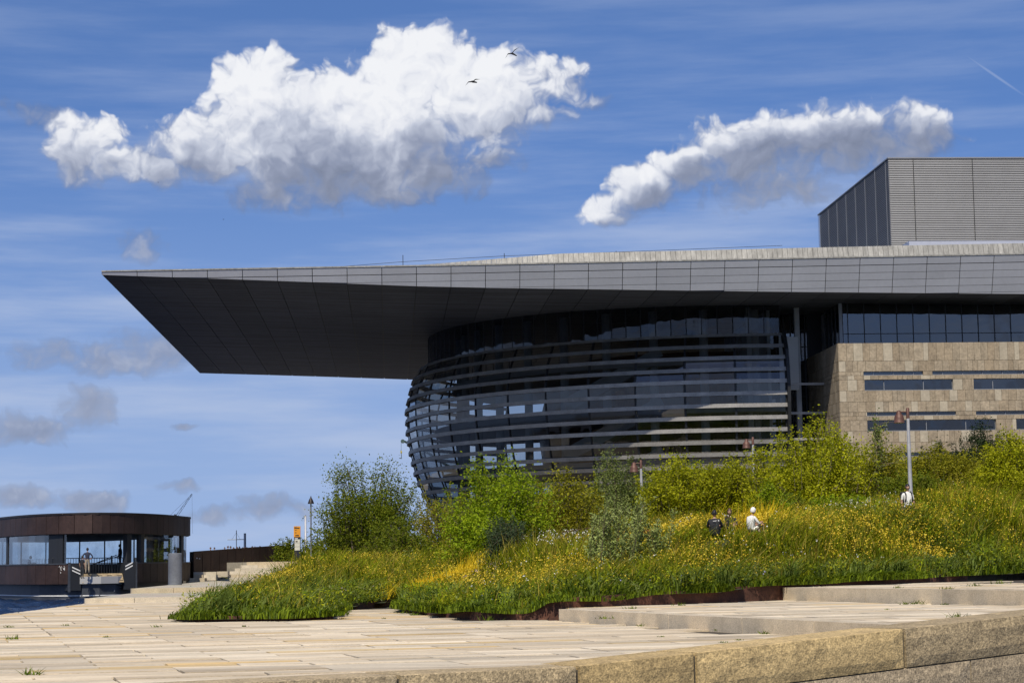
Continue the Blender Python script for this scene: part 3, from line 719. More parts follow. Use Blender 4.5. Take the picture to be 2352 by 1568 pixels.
for k in range(3):
    z0 = 18.13 - 3.65 * k
    for (zt, zb_, lst, step) in ((z0, z0 - .36, wins[k][0], 1.83), (z0 - .74, z0 - 1.72, wins[k][1], 3.6)):
        for (a, b) in lst:
            a, b = ze(a), min(ze(b), SX1 - .5); fr = MB(); t = .05
            fr.box((a, SD + .02, zb_), (b, SD + .30, zb_ + t)); fr.box((a, SD + .18, zt - t), (b, SD + .30, zt)); fr.box((a, SD + .18, zb_ + t), (a + t, SD + .3, zt - t)); fr.box((b - t, SD + .18, zb_ + t), (b, SD + .3, zt - t))
            x = a + step * .5
            while x < b - .3:
                fr.box((x - .03, SD + .16, zb_ + t), (x + .03, SD + .3, zt - t)); x += step
            fr.build('window_frame', m_frame, wing)
            box_obj('window_pane', (a + t, SD + .22, zb_ + t), (b - t, SD + .236, zt - t), m_glass_d, wing)

# glazed upper storey above the stone wing
UD = 8.6; ug = MB().box((SE + 1.5, UD + .5, SZ - .1), (SX1, 30, 25.6)).build('upper_storey', m_backing, opera)
ucols = [66.3 + .25] + [66.3 + .72 + 1.53 * k for k in range(17)]
for i in range(len(ucols) - 1):
    a, b = ucols[i], ucols[i + 1]
    for (z0, z1) in ((SZ - .05, SZ + 1.32), (SZ + 1.38, SZ + 4.6)):
        box_obj('glass_pane', (a + .03, UD, z0), (b - .03, UD + .03, z1), m_glass_d, ug)
    MB().box((b - .035, UD - .06, SZ - .05), (b + .035, UD + .1, SZ + 4.7)).build('mullion', m_mull, ug)
MB().box((66.3, UD - .05, SZ + 1.32), (92, UD + .08, SZ + 1.38)).build('transom', m_mull, ug)
MB().box((66.2, UD - .1, SZ - .05), (66.5, UD + .12, SZ + 4.7)).build('corner_post', m_frame, ug)
for k in range(4):
    box_obj('glass_pane', (66.25, UD + .2 + k * 1.5, SZ - .05), (66.28, UD + 1.6 + k * 1.5, SZ + 4.6), m_glass_d, ug)
    MB().box((66.2, UD + 1.62 + k * 1.5, SZ - .05), (66.32, UD + 1.7 + k * 1.5, SZ + 4.65)).build('mullion', m_mull, ug)

# curved, banded glass front
CE, CD, RR = 61.0, 42.4, 34.4
def rad(z): return float(np.interp(z, [0, 3, 6, 10.5, 13, 15.2, 18, 20.7, 22.5, 26], [RR - 6.4, RR - 4.7, RR - 3.0, RR - 1.05, RR - .45, RR - .1, RR, RR - .62, RR - 1.7, RR - 4.2]))
front = empty('glass_front', (0, 0, 0), 0, opera)
SEG = R(7.75); NSEG = 18; TH = [SEG * k for k in range(NSEG + 1)]
def cyl(th, z, off=0.0):
    r = rad(z) + off; return (CE - r * math.sin(th), CD - r * math.cos(th), z)
zr = [22.15 - 1.105 * k for k in range(20)]
for k, z in enumerate(zr):
    if z < .5: break
    mb = MB(); h, dp = (.36, .34) if k else (.26, .3)
    for i in range(NSEG):
        c = []
        for th in (TH[i], TH[i + 1]):
            c += [cyl(th, z - h / 2, dp - .02), cyl(th, z + h / 2, dp - .05), cyl(th, z + h / 2 - .02, -.2), cyl(th, z - h / 2 + .02, -.2)]
        c = [(p[0], p[1], (z - h / 2, z + h / 2, z + h / 2 - .03, z - h / 2 + .03)[j % 4]) for j, p in enumerate(c)]
        mb.add(c, [(0, 1, 5, 4), (1, 2, 6, 5), (2, 3, 7, 6), (3, 0, 4, 7)] + ([(3, 2, 1, 0)] if i == 0 else []) + ([(4, 5, 6, 7)] if i == NSEG - 1 else []))
    mb.build('band', m_band, front)
    if k == len(zr) - 1 or zr[k + 1] < .5: break
    zt, zb_ = z - h / 2 + .02, zr[k + 1] + .18 - .02
    for i in range(NSEG):
        if i > 15: continue
        a, b = TH[i] + .0012, TH[i + 1] - .0012
        q4 = [cyl(a, zb_), cyl(b, zb_), cyl(b, zt), cyl(a, zt)]
        if z > 5.0: mesh_obj('glass_pane', q4[::-1], [(0, 1, 2, 3)], m_glass, front)
for i in range(NSEG + 1):
    mb = MB(); pts = [cyl(TH[i], z, .02) for z in np.linspace(1, 22.1, 12)]
    for j in range(len(pts) - 1): mb.beam(pts[j], pts[j + 1], .11, .2, up=(math.cos(TH[i]), math.sin(TH[i]), 0))
    mb.build('mullion', m_mull, front)
mb = MB(); pts = [cyl(-.004, z, .42) for z in np.linspace(1, 22.3, 14)]
for j in range(len(pts) - 1): mb.beam(pts[j], pts[j + 1], .28, .55)
mb.build('end_frame', m_black, front)
# set-back upper glazing under the soffit
for i in range(NSEG):
    for s in range(3):
        a, b = TH[i] + SEG * s / 3 + .001, TH[i] + SEG * (s + 1) / 3 - .001
        r1 = RR - 2.35; q4 = [(CE - r1 * math.sin(t), CD - r1 * math.cos(t), z) for t, z in ((a, 22.2), (b, 22.2), (b, 26.2), (a, 26.2))]
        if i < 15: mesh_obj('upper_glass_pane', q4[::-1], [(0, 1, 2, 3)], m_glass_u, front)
        r2 = r1 - .02; MB().tube([(CE - r2 * math.sin(a), CD - r2 * math.cos(a), 22.2), (CE - r2 * math.sin(a), CD - r2 * math.cos(a), 26.3)], .045, 4).build('upper_mullion', m_mull, front)
# interior: floors, columns, stair, auditorium shell, far glazing
def disc(name, r0, r1, z, th, m, a0=-.02, a1=2.2, n=26):
    mb = MB(); aa = np.linspace(a0, a1, n + 1)
    for i in range(n):
        c = []
        for t in (aa[i], aa[i + 1]):
            for r, zz in ((r0, z), (r1, z), (r1, z - th), (r0, z - th)): c.append((CE - r * math.sin(t), CD - r * math.cos(t), zz))
        mb.add(c, [(0, 1, 5, 4), (1, 2, 6, 5), (2, 3, 7, 6), (3, 0, 4, 7)])
    return mb.build(name, m, opera)
for z, ro in ((6.2, 31.0), (10.9, 30.6), (15.7, 31.4), (20.4, 29.5)): disc('floor_slab', 16, ro, z, .55, m_floor)
for t in np.linspace(.06, 1.75, 11):
    for r in (28.6,): MB().tube([(CE - r * math.sin(t), CD - r * math.cos(t), 0), (CE - r * math.sin(t), CD - r * math.cos(t), 26.2)], .42, 10).build('column', m_conc, opera)
MB().lathe([(12, 1), (15.5, 6), (17.5, 12), (18, 16), (17, 20), (14, 23)], 40, (CE - 2, CD + 4)).build('auditorium_shell', m_wood, opera, smooth=True)
for (e0_, d0_, z0_, e1_, d1_, z1_) in ((50.5, 16.4, 15.7, 41.5, 20.5, 10.9), (50.5, 16.4, 20.4, 41.5, 20.5, 15.7), (50.5, 16.4, 10.9, 41.5, 20.5, 6.2)):
    mb = MB(); mb.beam((e0_, d0_, z0_), (e1_, d1_, z1_), 2.4, .5)
    mb.beam((e0_, d0_ - 1.2, z0_ + .9), (e1_, d1_ - 1.2, z1_ + .9), .06, 1.0); mb.build('staircase', m_conc, opera)
for k in range(5): MB().box((CE - .5, 14 + k * 5, 4), (CE - .2, 18.2 + k * 5, 26)).build('white_wall', m_white, opera)
# link between the curved front and the stone wing
MB().box((CE + .4, 17.5, 0), (SE + 3, 18.2, 25.8)).build('link_wall', m_black, opera)
lg = MB()
for k in range(6): lg.beam((CE + .3 + k * .7, 17.2, 8), (CE + .3 + k * .7, 17.2, 25.5), .10)
for z in np.arange(9, 25, 1.6): lg.beam((CE + .3, 17.2, z), (SE + .2, 17.2, z), .08)
lg.build('link_grid', m_mull, opera)
box_obj('link_glass', (CE + .3, 17.3, 6), (SE, 17.33, 25.5), m_glass_d, opera)
for z in (12.5, 14.9, 17.6, 10): MB().beam((CE + .3, 10.2, z), (SE + .1, 10.2, z), .18, .22).build('bracket', m_band, opera)
for e in (CE + 2.0, CE - 2.6): MB().box((e - .22, 12.0, 5), (e + .22, 12.5, 25.4)).build('pier', m_conc, opera)
MB().box((CE + .2, 11.9, 17.2), (CE + 2.0, 12.0, 22.2)).build('link_panel', m_white, opera)

# ------------------------------------------------------------------ floating harbour pavilion
m_copper = mat('brown_copper_cladding', (.052, .030, .024), .55, .35, var=.12, noise=[(.7, .25, 5), (6, .18, 4)], bump=(3, .08, .02))
m_copper_d = mat('dark_copper_edge', (.026, .021, .019), .5, .3)
m_hull = mat('hull_steel', (.055, .062, .075), .5, .2, noise=[(.5, .2, 5), (4, .12, 4)])
m_post = mat('charcoal_post', (.018, .020, .024), .5)
m_rail = mat('rail_steel', (.06, .065, .07), .4, .5)
m_ramp = mat('worn_ramp_plate', (.34, .26, .15), .6, .1, noise=[(2, .3, 5), (12, .2, 4)])
m_pile = mat('grey_pile', (.13, .14, .16), .6, noise=[(1.2, .15, 5), (9, .12, 4)])
m_rust = mat('rust_spot', (.20, .08, .03), .8)
m_stripe = mat('white_paint', (.78, .78, .76), .6, noise=(5, .1, 4))
def hazy_glass_mat():
    """clear pane; patchy pale film painted in for the bright haze behind"""
    m = bpy.data.materials.new('hazy_glass'); m.use_nodes = True; nt = m.node_tree; nt.nodes.clear(); N, L = nt.nodes.new, nt.links.new
    out = N('ShaderNodeOutputMaterial'); t = N('ShaderNodeBsdfTransparent'); t.inputs[0].default_value = (.9, .94, .95, 1); d = N('ShaderNodeBsdfDiffuse'); d.inputs[0].default_value = (.62, .68, .70, 1); tl = N('ShaderNodeBsdfTranslucent'); tl.inputs[0].default_value = (.80, .86, .88, 1)
    geo = N('ShaderNodeNewGeometry'); n1 = N('ShaderNodeTexNoise'); n1.inputs['Scale'].default_value = .8; n1.inputs['Detail'].default_value = 5; L(geo.outputs['Position'], n1.inputs['Vector'])
    mr = N('ShaderNodeMapRange'); L(n1.outputs[0], mr.inputs[0]); mr.inputs[1].default_value = .35; mr.inputs[2].default_value = .65; mr.inputs[3].default_value = .0; mr.inputs[4].default_value = .17
    a = N('ShaderNodeMixShader'); a.inputs[0].default_value = .8; L(d.outputs[0], a.inputs[1]); L(tl.outputs[0], a.inputs[2])
    ms = N('ShaderNodeMixShader'); L(mr.outputs[0], ms.inputs[0]); L(t.outputs[0], ms.inputs[1]); L(a.outputs[0], ms.inputs[2]); L(ms.outputs[0], out.inputs[0])
    return m
m_hazy = hazy_glass_mat(); m_glass_p = glass_mat('pavilion_glass', (.94, .96, .96), .6)
PS = .93
plan = np.array([(-43.0, 164.5), (-37.4, 154.6), (-33.0, 151.2), (-30.0, 152.6), (-28.2, 158.2), (-27.5, 165.5), (-27.9, 172)]) * PS
pc = np.array([-38, 173.5]) * PS
ctrl = np.vstack([plan, 2 * pc - plan])
def closed_spline(P, n):
    out = []; k = len(P)
    for i in range(k):
        p0, p1, p2, p3 = P[i - 1], P[i], P[(i + 1) % k], P[(i + 2) % k]
        for t in np.linspace(0, 1, n, endpoint=False): out.append(.5 * ((2 * p1) + (-p0 + p2) * t + (2 * p0 - 5 * p1 + 4 * p2 - p3) * t * t + (-p0 + 3 * p1 - 3 * p2 + p3) * t ** 3))
    return np.array(out)
ring = closed_spline(ctrl, 24)
seg = np.r_[0, np.cumsum(np.linalg.norm(np.diff(np.vstack([ring, ring[:1]]), axis=0), axis=1))]
PER = seg[-1]
def on(s, off=0.0):
    s = s % PER; R_ = np.vstack([ring, ring[:1]])
    p = np.array([np.interp(s, seg, R_[:, 0]), np.interp(s, seg, R_[:, 1])]); q_ = np.array([np.interp((s + .05) % PER, seg, R_[:, 0]), np.interp((s + .05) % PER, seg, R_[:, 1])])
    d = (q_ - p) / (np.linalg.norm(q_ - p) + 1e-9); n = np.array([d[1], -d[0]])
    if n @ (p - pc) < 0: n = -n
    return p + n * off
pav_o = empty('harbour_pavilion', (pc[0], pc[1], 0)); tag(pav_o, 'oval floating pavilion clad in brown copper with a band of hazy windows', 'pavilion')
def lp(p, z): return (p[0] - pc[0], p[1] - pc[1], z)
def strip(name, s0, s1, z0, z1, off, th, m, n=2, parent=pav_o):
    mb = MB(); ss = np.linspace(s0, s1, n + 1)
    for i in range(n):
        c = []
        for s in (ss[i], ss[i + 1]):
            a, b = on(s, off), on(s, off - th); c += [lp(a, z0), lp(a, z1), lp(b, z1), lp(b, z0)]
        mb.add(c, [(0, 1, 5, 4), (1, 2, 6, 5), (2, 3, 7, 6), (3, 0, 4, 7)] + ([(3, 2, 1, 0)] if i == 0 else []) + ([(4, 5, 6, 7)] if i == n - 1 else []))
    return mb.build(name, m, parent)
def near_s(px):                                                     # arc position of the near side under a picture column
    ss = np.linspace(0, PER, 900, endpoint=False); best = None
    for s in ss:
        p = on(s); k = M3.T @ np.array([p[0], p[1], 1.0]); x = 1176 - FPX * k[0] / k[2]
        if abs(x - px) < 6 and (best is None or p[1] < best[1]): best = (s, p[1])
    return best[0]
NR = 74; w = PER / NR
zt_r, zb_r = 5.38, 4.05
roof_p = MB().prism([lp(on(s, -.1), 0)[:2] for s in np.linspace(0, PER, 60, endpoint=False)][::1], 4.0, 5.42); ro = roof_p.build('pavilion_roof', m_copper_d, pav_o)
for i in range(NR): strip('cladding_panel', i * w + .02, (i + 1) * w - .02, zb_r, zt_r, 0, .1, m_copper, 2, ro)
strip('roof_trim', 0, PER - .01, zt_r - .01, 5.50, .05, .4, m_copper_d, 100, ro)
# lower wall, with the boarding gap
sA, sB = near_s(152), near_s(312)
if sB < sA: sA, sB = sB, sA
for i in range(NR):
    a, b = i * w + .02, (i + 1) * w - .02
    if sA < (a + b) / 2 < sB: continue
    strip('wall_panel', a, b, .55, 1.92, 0, .1, m_copper, 2)
strip('wall_rail', sB - PER + .1, sA - .1, 1.92, 2.0, .04, .2, m_hull, 90)
hull_pts = [lp(on(s, -.55), 0)[:2] for s in np.linspace(0, PER, 60, endpoint=False)]
MB().prism(hull_pts, -2.0, .54).build('hull', m_hull, pav_o)
strip('waterline_stripe', 0, PER - .01, -.30, -.23, -.53, .05, m_stripe, 100)
MB().prism([lp(on(s, -.3), 0)[:2] for s in np.linspace(0, PER, 60, endpoint=False)], .55, 1.05).build('deck', m_floor, pav_o)
# glazing and posts
sp = [near_s(x) for x in (2, 111, 124, 310, 340, 432)]
for i in range(26):
    a, b = PER * i / 26, PER * (i + 1) / 26
    mid = on((a + b) / 2)
    far = mid[1] > pc[1] - 2
    if not far and sA - 1.0 < (a + b) / 2 < sB + 1.0: continue
    strip('glass_pane', a + .03, b - .03, 2.0, 4.05, -.3, .02, m_hazy if far else m_glass_p, 3)
    if far: strip('glass_post', b - .04, b + .04, 1.0, 4.05, -.3, .1, m_post, 1)
for s, wd in zip(sp, (.5, 1.0, .7, .6, .6, .8)):
    strip('post', s - wd / 2, s + wd / 2, .9, 4.06, -.25, .35, m_post, 1)
# dark screen leaning inside the windows
sc0, sc1 = near_s(368), near_s(418)
strip('dark_screen', min(sc0, sc1), max(sc0, sc1), 1.9, 3.75, -.7, .12, m_post, 4)
# boarding ramp
g0, g1 = on(sA), on(sB); gd = (g1 - g0) / np.linalg.norm(g1 - g0); gn = np.array([gd[1], -gd[0]]); gl = np.linalg.norm(g1 - g0)
if gn[1] > 0: gn = -gn
if gd[0] < 0: g0, g1 = g1, g0; gd = -gd
def rp(u, v_, z): p = g0 + gd * u + gn * v_; return lp(p, z)
ramp = MB()
ramp.add([rp(.85, .5, .62), rp(gl - .95, .5, .62), rp(gl - .95, .15, 1.25), rp(.85, .15, 1.25), rp(.85, .3, .58), rp(gl - .95, .3, .58), rp(gl - .95, -.05, 1.2), rp(.85, -.05, 1.2)],
         [(0, 1, 2, 3), (7, 6, 5, 4), (0, 4, 5, 1), (1, 5, 6, 2), (2, 6, 7, 3), (3, 7, 4, 0)])
rm = ramp.build('boarding_ramp', m_ramp, pav_o)
for r_, (z, vv) in enumerate(((1.10, .235), (.98, .30), (.76, .425))):
    for k in range(4):
        u = 1.25 + (gl - 2.6) * k / 3
        MB().add([rp(u, vv + .012, z - .025), rp(u + .36, vv + .012, z - .025), rp(u + .36, vv - .014, z + .025), rp(u, vv - .014, z + .025)], [(0, 1, 2, 3)]).build('slot', m_dark, rm)
for k in range(4):
    MB().add([rp(.9, .25 - .1 * k, .50 - .2 * k), rp(gl - 1.0, .25 - .1 * k, .50 - .2 * k), rp(gl - 1.0, .25 - .1 * k, .44 - .2 * k), rp(.9, .25 - .1 * k, .44 - .2 * k), rp(.9, -.6, .50 - .2 * k), rp(gl - 1., -.6, .50 - .2 * k)], [(3, 2, 1, 0), (0, 1, 5, 4)]).build('ramp_rib', m_rail, rm)
for k in range(4): MB().lathe([(0, 0), (.07, 0), (.07, .12), (0, .12)], 8, rp(1.6 + k * (gl - 3.2) / 3, .3, 0)[:2]).build('fender_bolt', m_pile, rm).location = (0, 0, -.02)
for (u0, u1) in ((.0, .78), (gl - .9, gl - .05)):
    c = [rp(u0, .35, .1), rp(u1, .35, .1), rp(u1, .35, 2.0), rp(u0, .35, 2.0), rp(u0, -.9, .1), rp(u1, -.9, .1), rp(u1, -.9, 2.0), rp(u0, -.9, 2.0)]
    ck = MB().add(c, [(0, 1, 2, 3), (7, 6, 5, 4), (0, 4, 5, 1), (1, 5, 6, 2), (2, 6, 7, 3), (3, 7, 4, 0)]).build('ramp_cheek', m_post, pav_o)
    left = u0 < 1
    for k in range(2):
        z = 1.68 - .22 * k; x0, x1 = (u0 + .12, u1 - .06) if left else (u0 + .1, u1 - .2); s = -1 if left else 1
        MB().add([rp(x0, .36, z), rp(x1, .36, z + s * .36 * .75), rp(x1, .36, z + .09 + s * .27), rp(x0, .36, z + .09)], [(0, 1, 2, 3)]).build('white_stripe', m_stripe, ck)
    e = u0 - .12 if left else u1 + .02
    MB().add([rp(e, .4, .0), rp(e + .12, .4, .0), rp(e + .12, .4, 2.05), rp(e, .4, 2.05), rp(e, .2, .0), rp(e + .12, .2, .0), rp(e + .12, .2, 2.05), rp(e, .2, 2.05)], [(0, 1, 2, 3), (7, 6, 5, 4), (0, 4, 5, 1), (1, 5, 6, 2), (2, 6, 7, 3), (3, 7, 4, 0)]).build('guide_post', m_hull, pav_o)
rl = MB()
for u in np.linspace(-.6, gl + .2, 30): rl.tube([rp(u, -1.6, 1.1), rp(u, -1.6, 2.35)], .018, 4)
rl.tube([rp(-.6, -1.6, 2.35), rp(gl + .2, -1.6, 2.35)], .03, 5)
for u in np.linspace(.9, gl - .9, 16): rl.tube([rp(u, -.3, 1.1), rp(u, -.3, 1.98)], .018, 4)
rl.tube([rp(.9, -.3, 1.98), rp(gl - .9, -.3, 1.98)], .03, 5)
rl.tube([rp(gl * .45, -2.6, 1.7), rp(gl * .95, -2.6, 2.55)], .03, 5); rl.tube([rp(gl * .6, -2.8, 1.9), rp(gl * 1.05, -2.8, 2.55)], .03, 5)
for u in (gl * .72, gl * .98): rl.tube([rp(u, -.8, 1.1), rp(u, -.8, 2.5)], .06, 6)
for s in np.linspace(near_s(10), near_s(108), 26): rl.tube([lp(on(s, -1.1), 1.05), lp(on(s, -1.1), 2.36)], .016, 4)
rl.build('railing', m_rail, pav_o)
# scrawled white figures and a round sticker on the left wall panels
sg = [near_s(x) for x in (131, 137, 141)]
gr = MB()
for s, pts in zip(sg, ([(0, .1), (.1, .2), (.22, .02), (.22, -.1)], [(-.05, .12), (.06, .18), (.1, .06), (-.02, -.04), (.1, -.1)], [(0, .12), (.1, .18), (.14, .06), (.02, -.04), (.16, -.12)])):
    gr.tube([lp(on(s + (dx if near_s(141) > near_s(131) else -dx), .03), 1.62 + dz) for dx, dz in pts], .014, 4)
gr.tube([lp(on(sg[1], .03), 1.42), lp(on(sg[1], .03), 1.30)], .02, 4)
gr.build('scrawl', m_stripe, pav_o)
st_ = on(near_s(144), .02); so_ = MB().lathe([(0, 0), (.07, 0)], 10).build('sticker', m_stripe, pav_o)
so_.rotation_euler = (R(90), 0, math.atan2(*(gn[::-1] * [1, 1])) + R(90)); so_.location = lp(on(near_s(144), .06), 1.62)

# mooring pile in front of the pavilion
pp = at(402, 1345, 129)
pl = empty('mooring_pile', (pp[0], pp[1], WZ)); tag(pl, 'thick grey steel mooring pile standing in the water before the pavilion', 'pile')
MB().lathe([(.44, -1.5), (.44, 3.12), (.40, 3.16), (0, 3.16)], 24).build('pile_tube', m_pile, pl, smooth=False)
MB().lathe([(.30, 3.163), (0, 3.166)], 12).build('pile_cap', m_rust, pl)

# brown panelled ramp wall beside the steps
wa, wb = at(443, 1300, 160), at(648, 1290, 175)
wl = empty('panelled_wall', (wa[0], wa[1], 0)); tag(wl, 'long brown panelled wall sloping up beside the granite steps', 'wall')
d = wb - wa
ztp = lambda u: 2.83 + .55 * u; zbt = lambda u: .2 + 1.5 * u
MB().prism([(0, 0), (d[0], d[1]), (d[0] - .3, d[1] + .25), (-.3, .25)], [-.6, 1.2, 1.2, -.6], [2.80, 3.35, 3.35, 2.80]).build('wall_core', m_copper_d, wl)
for i in range(11):
    u0, u1 = i / 11 + .003, (i + 1) / 11 - .003; nn = np.array([d[1], -d[0]]) / math.hypot(d[0], d[1]) * .06
    c = [(d[0] * u0, d[1] * u0, -.4 + 1.6 * u0), (d[0] * u1, d[1] * u1, -.4 + 1.6 * u1), (d[0] * u1, d[1] * u1, ztp(u1)), (d[0] * u0, d[1] * u0, ztp(u0))]
    MB().add(c + [(p[0] + nn[0], p[1] + nn[1], p[2]) for p in c], [(3, 2, 1, 0), (4, 5, 6, 7), (1, 5, 4, 0), (2, 6, 5, 1), (3, 7, 6, 2), (0, 4, 7, 3)]).build('wall_panel', m_copper, wl)
for (px, py) in ((453, 1281), (459, 1282)):
    p = at(px, py, 160.2); mb = MB().lathe([(0, 0), (.05, 0), (.05, .03), (0, .03)], 8); o = mb.build('wall_lamp', m_stripe, wl); o.rotation_euler = (R(90), 0, 0); o.location = (p[0] - wa[0], p[1] - wa[1] - .12, p[2])

# ------------------------------------------------------------------ bus-stop totem
m_orange = mat('orange_sign', (.62, .26, .015), .5, noise=(3, .08, 4)); m_blacks = mat('black_sign', (.012, .013, .018), .4); m_paper = mat('timetable_paper', (.50, .50, .42), .7, noise=(20, .15, 3)); m_ink = mat('sign_ink', (.03, .015, .005), .6)
tp = at(683, 1290, 165); bz = 1.9
to = empty('stop_totem', (tp[0], tp[1], bz)); tag(to, 'slim black stop totem with an orange top panel and white timetable', 'sign')
box_obj('totem_body', (-.26, -.06, 0), (.26, .06, 2.02), m_blacks, to); ob = box_obj('orange_panel', (-.28, -.07, 2.02), (.26, .07, 2.90), m_orange, to)
for (x0, x1, z0, z1) in ((-.23, .0, 2.82, 2.85), (-.23, .19, 2.69, 2.775), (-.19, -.04, 2.56, 2.60), (-.19, -.06, 2.34, 2.40), (-.16, .15, 2.09, 2.19)): box_obj('sign_line', (x0, -.075, z0), (x1, -.07, z1), m_ink, ob)
pn = box_obj('timetable', (-.21, -.07, .93), (.22, -.06, 1.83), m_paper, to)
for (x0, x1, z0, z1) in ((-.13, .03, 1.6, 1.7), (-.19, .2, 1.53, 1.54), (-.19, .2, 1.22, 1.235)): box_obj('print_line', (x0, -.075, z0), (x1, -.07, z1), m_ink, pn)
box_obj('totem_emblem', (-.2, -.068, 1.87), (.05, -.06, 1.92), m_stripe, to)

# ------------------------------------------------------------------ lamp posts
m_lpost = mat('galvanised_post', (.42, .42, .43), .5, .2, noise=[(1.5, .15, 5), (8, .1, 4)]); m_lcop = mat('copper_lamp', (.11, .05, .035), .55, .2, noise=(6, .2, 4)); m_ldark = mat('dark_bronze_lamp', (.025, .02, .02), .5, .4)
def lamp(px, py_top, Y, zb, label, dark=False, arm=-1.0):
    p = at(px, py_top, Y); o = empty('lamp_post', (p[0], p[1], zb)); H_ = p[2] - zb
    tag(o, label, 'lamp post', 'lamp posts of the harbour park'); mc = m_ldark if dark else m_lcop
    if dark:
        MB().lathe([(.075, 0), (.055, H_ - .55)], 10).build('post', m_pile, o, True)
        MB().lathe([(.26, H_ - .62), (.25, H_ - .55), (.16, H_ - .3), (.10, H_ - .18), (.05, H_ - .12), (.045, H_), (0, H_)], 16).build('lamp_shade', mc, o, True)
        return o
    MB().lathe([(.10, 0), (.062, H_ - .42)], 12).build('post', m_lpost, o, True)
    MB().lathe([(.070, H_ - .42), (.066, H_ - .03), (.04, H_), (0, H_)], 12).build('post_cap', mc, o, True)
    sx = arm * .35
    MB().tube([(0, 0, H_ - .16), (sx, 0, H_ - .16)], .025, 6).build('arm', mc, o)
    sh = MB().lathe([(.22, H_ - .60), (.22, H_ - .57), (.205, H_ - .55), (.195, H_ - .42), (.165, H_ - .30), (.105, H_ - .245), (.095, H_ - .16), (.06, H_ - .11), (0, H_ - .10)], 18, (sx, 0)).build('lamp_shade', mc, o, True)
    MB().lathe([(.20, H_ - .598), (0, H_ - .59)], 14, (sx, 0)).build('diffuser', m_white, sh)
    return o
lamp(2084.5, 936, 79, 2.3, 'tall copper-shaded lamp post behind the man in the white shirt')
lamp(1729, 1003, 107, 2.7, 'copper-shaded lamp post behind the three people sitting in the meadow')
lamp(1472, 1056, 100, 2.4, 'partly hidden copper-shaded lamp post among the middle shrubs')
lamp(714, 1139, 165, 1.9, 'dark bell-shaded lamp post beside the stop totem', dark=True)

# ------------------------------------------------------------------ masts, cranes, far poles
def pole(px, y0, y1, Y, r, label, name='pole'):
    p, b = at(px, y0, Y), at(px, y1, Y); o = MB().lathe([(r * 1.15, 0), (r, p[2] - b[2]), (0, p[2] - b[2])], 8).build(name, m_lpost, None, True); o.location = (p[0], p[1], b[2]); return tag(o, label, 'pole')
pole(701.5, 1183, 1290, 168, .08, 'plain grey pole left of the dark lamp post')
pole(562.5, 1224, 1290, 240, .14, 'short grey pole to the right of the cross-armed mast')
ms = at(543, 1217, 260); mo_ = empty('signal_mast', (ms[0], ms[1], 1)); tag(mo_, 'thin mast with one horizontal yard behind the crowd', 'mast')
MB().tube([(0, 0, 0), (0, 0, ms[2] - 1)], .05, 6).build('mast_pole', m_rail, mo_)
MB().tube([(-1.15, 0, ms[2] - 2.2), (1.0, 0, ms[2] - 2.2)], .045, 6).build('yard', m_rail, mo_)
MB().tube([(-.6, 0, ms[2] - 2.2), (0, 0, ms[2] - 1.3), (.5, 0, ms[2] - 2.2)], .015, 4).build('stay', m_rail, mo_)
def far_crane(tip, foot, Y, label, th=.2):
    a, b = at(*tip, Y), at(*foot, Y); o = empty('harbour_crane', (b[0], Y, 0)); tag(o, label, 'crane'); L_ = Vector(a - b); o_ = Vector((b[0], Y, 0)); A_, B_ = Vector(a) - o_, Vector(b) - o_
    B_ = A_ + (B_ - A_) * (A_.z / max(.1, (A_.z - B_.z))) if B_.z > 0 else B_
    jb = MB(); nrm = Vector((L_.z, 0, -L_.x)).normalized() * 1.1
    jb.tube([B_ + nrm, A_ + nrm * .2], th * .4, 5); jb.tube([B_ - nrm, A_ - nrm * .2], th * .4, 5)
    for k in range(22):
        u, v2 = k / 22, (k + 1) / 22; s = 1 if k % 2 else -1
        jb.tube([B_.lerp(A_, u) + nrm * s * (1 - .8 * u), B_.lerp(A_, v2) - nrm * s * (1 - .8 * v2)], th * .3, 4)
    for u in (.38, .62): jb.beam(B_.lerp(A_, u) , B_.lerp(A_, u + .1), 2.6, 2.2)
    jb.build('jib', m_rail, o)
    MB().tube([A_, A_ + Vector((.3, 0, -(A_.z * .52)))], th * .18, 4).build('cable', m_rail, o)
    MB().tube([A_, A_.lerp(B_, .9) + Vector((-6, 0, 4))], th * .22, 4).build('stay_cable', m_rail, o)
    MB().beam((B_.x, 0, 0), (B_.x, 0, 6), 3, 3).build('crane_base', m_rail, o)
far_crane((441, 1134), (395, 1200), 900, 'thin lattice crane jib rising behind the brown pavilion')
m_cgreen = mat('crane_green', (.05, .085, .08), .5); m_yel = mat('hook_yellow', (.45, .36, .04), .5)
cp = at(925, 1013, 320); ch = empty('crane_head', (cp[0], cp[1], TZ)); tag(ch, 'green crane head with yellow hook block peeping from behind the glass front', 'crane'); cz = cp[2] - TZ
MB().tube([(0, 0, cz + .1), (3, 2, cz - 1.2), (12, 8, cz - 7), (20, 12, 0)], [.18, .2, .3, .6], 6).build('jib', m_cgreen, ch); o = MB().lathe([(0, -.25), (.32, -.25), (.32, .25), (0, .25)], 12).build('sheave', m_cgreen, ch); o.rotation_euler = (R(90), 0, 0); o.location = (0, 0, cz)
MB().tube([(-.25, 0, cz), (-.25, 0, cz - 1.5)], .025, 4).build('hoist_rope', m_rail, ch); MB().lathe([(0, cz - 2.0), (.12, cz - 1.9), (.14, cz - 1.7), (.06, cz - 1.5), (0, cz - 1.5)], 8, (-.25, 0)).build('hook_block', m_yel, ch); MB().tube([(-.25, 0, cz - 2), (-.2, 0, cz - 2.8)], .05, 5).build('hook', m_rail, ch)

